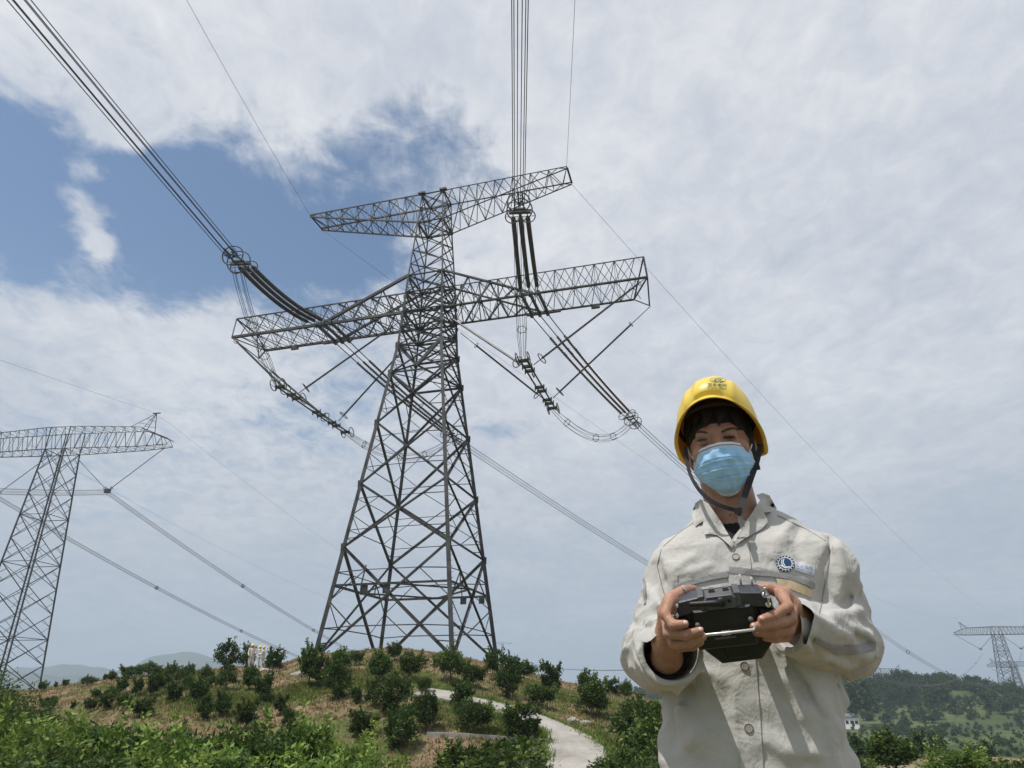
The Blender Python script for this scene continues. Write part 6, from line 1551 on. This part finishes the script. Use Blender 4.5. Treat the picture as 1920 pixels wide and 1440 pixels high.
# ------------------------------------------------------------------ people on the ridge
mottled('coverall', (0.50, 0.475, 0.42), (0.58, 0.55, 0.49), 6, .85); mottled('white_shirt', (0.72, 0.73, 0.75), (0.78, 0.79, 0.8), 6, .85); mottled('dark_trousers', (0.03, 0.032, 0.04), (0.05, 0.05, 0.06), 6, .85)
def ridge_person(u, v, h_px, face, label, shirt, pants, hat, bent=0.0, ymin=40):
    base = drop_on(u, v, ymin); dep = base[1] * CP + base[2] * SP; k = h_px / FPX * dep / 1.75
    ca, sa = math.cos(face), math.sin(face)
    def w3(x, y, z): return base + k * np.array([x * ca - y * sa, x * sa + y * ca, z])
    lo, hi = base + k * A3(-.45, -.45, -.05), base + k * A3(.45, .45, 1.95); h = .022 * k
    sh = [w3(s * .19, 0, 1.42) for s in (-1, 1)]; elb = [w3(-.25, -.06, 1.14), w3(.24, -.12 - bent * .1, 1.15)]; hnd = [w3(-.22, -.20, .95), w3(.10, -.34, 1.12 + bent * .2)]
    hip = [w3(s * .09, 0, .92) for s in (-1, 1)]; kn = [w3(s * .10, -.02, .5) for s in (-1, 1)]; an = [w3(s * .11, .02, .08) for s in (-1, 1)]
    def skin_(p):
        d = ell(p, w3(0, -.01, 1.62), k * A3(.078, .095, .115)); d = smin(d, cap(p, w3(0, .01, 1.36), w3(0, 0, 1.56), .058 * k), .03 * k); d = smin(d, cap(p, w3(0, 0, .95), w3(0, 0, 1.35), .11 * k), .05 * k)
        for i in (0, 1):
            d = smin(d, cap(p, sh[i], elb[i], .045 * k, .036 * k), .02 * k); d = smin(d, cap(p, elb[i], hnd[i], .036 * k, .03 * k), .01 * k); d = smin(d, ell(p, hnd[i], k * A3(.04, .05, .05)), .02 * k)
            d = smin(d, cap(p, hip[i], kn[i], .07 * k, .05 * k), .02 * k); d = smin(d, cap(p, kn[i], an[i], .05 * k, .04 * k), .02 * k); d = smin(d, cap(p, an[i] - [0, 0, .04 * k], w3((-1, 1)[i] * .12, -.12, .03), .035 * k), .01 * k)
        return d
    o = implicit_obj('person', skin_, lo, hi, h, MAT['skin'], None); tag(o, label, 'person', 'people standing on the ridge')
    def top_(p):
        d = cap(p, w3(0, 0, .92), w3(0, 0, 1.32), .15 * k, .155 * k); d = smin(d, cap(p, sh[0], sh[1], .085 * k), .06 * k)
        for i in (0, 1): d = smin(d, cap(p, sh[i], elb[i], .075 * k, .065 * k), .03 * k); d = smin(d, cap(p, elb[i], lerp(elb[i], hnd[i], .8), .065 * k, .055 * k), .02 * k)
        return np.maximum(d, (base[2] + .82 * k) - p[:, 2])
    implicit_obj('shirt', top_, lo, hi, h, MAT[shirt], o)
    def legs_(p):
        d = None
        for i in (0, 1):
            q = smin(cap(p, hip[i], kn[i], .105 * k, .085 * k), cap(p, kn[i], an[i], .085 * k, .075 * k), .02 * k); d = q if d is None else smin(d, q, .03 * k)
        return np.maximum(d, p[:, 2] - (base[2] + .98 * k))
    implicit_obj('trousers', legs_, lo, hi, h, MAT[pants], o)
    if hat == 'helmet':
        def hat_(p):
            q = p - w3(0, -.02, 1.66); return smin(np.maximum(ell(p, w3(0, 0, 1.66), k * A3(.115, .135, .125)), -q[:, 2]), ell(p, w3(0, -.03, 1.665), k * A3(.13, .17, .018)), .01 * k)
        implicit_obj('helmet', hat_, lo, hi, h, MAT['helmet_yellow'], o)
    else:
        implicit_obj('hair', lambda p: smaxk(ell(p, w3(0, .015, 1.65), k * A3(.09, .105, .11)), -ell(p, w3(0, -.10, 1.60), k * A3(.07, .07, .08)), .01 * k), lo, hi, h, MAT['hair_black'], o)
ridge_person(468, 1257, 46, .5, 'worker in yellow helmet half hidden behind the ridge tree', 'coverall', 'coverall', 'helmet')
ridge_person(482, 1257, 43, 1.9, 'worker in pale coveralls and yellow helmet, left of the close pair', 'coverall', 'coverall', 'helmet')
ridge_person(489.5, 1258, 43, -1.3, 'worker in pale coveralls and yellow helmet, right of the close pair', 'coverall', 'coverall', 'helmet', .4)
ridge_person(503, 1257, 42, 2.6, 'dark haired person in a white shirt on the ridge', 'white_shirt', 'dark_trousers', 'hair')
ridge_person(525, 1253, 36, -1.0, 'dark haired person farthest right on the ridge, pale top and dark trousers', 'coverall', 'dark_trousers', 'hair', .3)
# pale stones on the ridge under the people
for k, (u, v, s, lab) in enumerate([(490, 1259, .9, 'long pale slab lying below the people on the ridge'), (560, 1266, .5, 'pale flat stone on the ridge left of the tower foot')]):
    bm = bmesh.new(); bmesh.ops.create_icosphere(bm, subdivisions=2, radius=1)
    for q in bm.verts: q.co.x *= s * 1.2; q.co.y *= s * .4; q.co.z *= .22; q.co *= 1 + .15 * math.sin(q.co.x * 7 + k)
    me = bpy.data.meshes.new('stone_slab'); bm.to_mesh(me); bm.free(); o = link_mesh('stone_slab', me, MAT['path_concrete']); o.location = drop_on(u, v, 40); tag(o, lab, 'stone')
# ------------------------------------------------------------------ houses in the valley
mottled('white_render', (0.68, 0.68, 0.66), (0.76, 0.76, 0.74), .8, .9); mottled('roof_slate', (0.11, 0.12, 0.135), (0.16, 0.17, 0.185), 1.5, .8); mottled('window_dark', (0.02, 0.024, 0.03), (0.03, 0.034, 0.04), 2, .15)
def house(p, L_, D_, H_, ang, label, two=True):
    o = empty('farmhouse', p, 0, label, 'house'); ca, sa = math.cos(ang), math.sin(ang); R_ = np.array([[ca, -sa, 0], [sa, ca, 0], [0, 0, 1.0]]); q = lambda x, y, z: p + R_ @ A3(x, y, z)
    mb = MB(); mb.box(q(0, 0, H_ / 2 - .6), (L_, D_, H_ + 1.2), R_)
    mb.add([q(-L_ / 2, -D_ / 2, H_), q(-L_ / 2, D_ / 2, H_), q(-L_ / 2, 0, H_ + D_ * .3), q(L_ / 2, -D_ / 2, H_), q(L_ / 2, D_ / 2, H_), q(L_ / 2, 0, H_ + D_ * .3)], [(0, 1, 2), (3, 5, 4)]); mb.build('wall', MAT['white_render'], o)
    mb = MB()
    for s in (-1, 1):
        a = [q(-L_ / 2 - .4, s * (D_ / 2 + .5), H_ - .15), q(L_ / 2 + .4, s * (D_ / 2 + .5), H_ - .15), q(L_ / 2 + .4, 0, H_ + D_ * .3 + .12), q(-L_ / 2 - .4, 0, H_ + D_ * .3 + .12)]
        mb.add(a + [x + A3(0, 0, .22) for x in a], [(0, 1, 2, 3), (7, 6, 5, 4), (0, 4, 5, 1), (1, 5, 6, 2), (3, 2, 6, 7), (0, 3, 7, 4)])
    mb.build('roof', MAT['roof_slate'], o)
    for x in np.linspace(-L_ * .36, L_ * .36, 4):
        for z in ((1.6, 4.4) if two else (1.5,)):
            mb = MB(); mb.box(q(x, -D_ / 2 - .03, z), (1.2, .14, 1.3), R_); wn = mb.build('window', MAT['roof_slate'], o)
            mb = MB(); mb.box(q(x, -D_ / 2 - .08, z), (1.0, .1, 1.1), R_); mb.build('pane', MAT['window_dark'], wn)
    mb = MB(); mb.box(q(L_ * .18, -D_ / 2 - .04, 1.0), (1.0, .16, 2.0), R_); mb.build('door', MAT['window_dark'], o)
hp = P(1594, 1362, 330); hp[2] = float(ground_z(hp[0], hp[1])); hp2 = P(1594, 1361, 330)
house(A3(hp2[0], hp2[1], hp2[2]), 7.5, 5, 3.6, math.radians(-24), 'white farmhouse with grey roof on the wooded hillside beside the jacket', False)
hp3 = P(1718, 1391, 210); house(A3(hp3[0], hp3[1], float(ground_z(hp3[0], hp3[1]))), 2.2, 1.8, 1.5, .3, 'tiny white hut among the bushes in the valley', False)
# farm track
tr_ = [drop_on(u, v, 60) for u, v in ((1570, 1405), (1590, 1404), (1610, 1403.5), (1632, 1403))]
mb = MB()
for a, b_ in zip(tr_[:-1], tr_[1:]): mb.beam(a + [0, 0, .1], b_ + [0, 0, .1], 2.4, .3)
tag(mb.build('farm_track', MAT['path_concrete']), kind='structure')
# ------------------------------------------------------------------ summer haze
hz = bpy.data.materials.new('haze_air'); hz.use_nodes = True; t = NT(hz.node_tree); t.n.clear()
pv = t.node('ShaderNodeVolumePrincipled'); pv.inputs['Color'].default_value = (0.72, 0.86, 1.0, 1); pv.inputs['Density'].default_value = HAZE; pv.inputs['Anisotropy'].default_value = 0.15
mo = t.node('ShaderNodeOutputMaterial'); t.l.new(pv.outputs[0], mo.inputs['Volume'])
mb = MB(); mb.box((0, 2550, 90), (9400, 5700, 270)); hb_o = mb.build('haze', hz); tag(hb_o, 'pale blue summer haze over the valley', 'haze', kind='stuff')
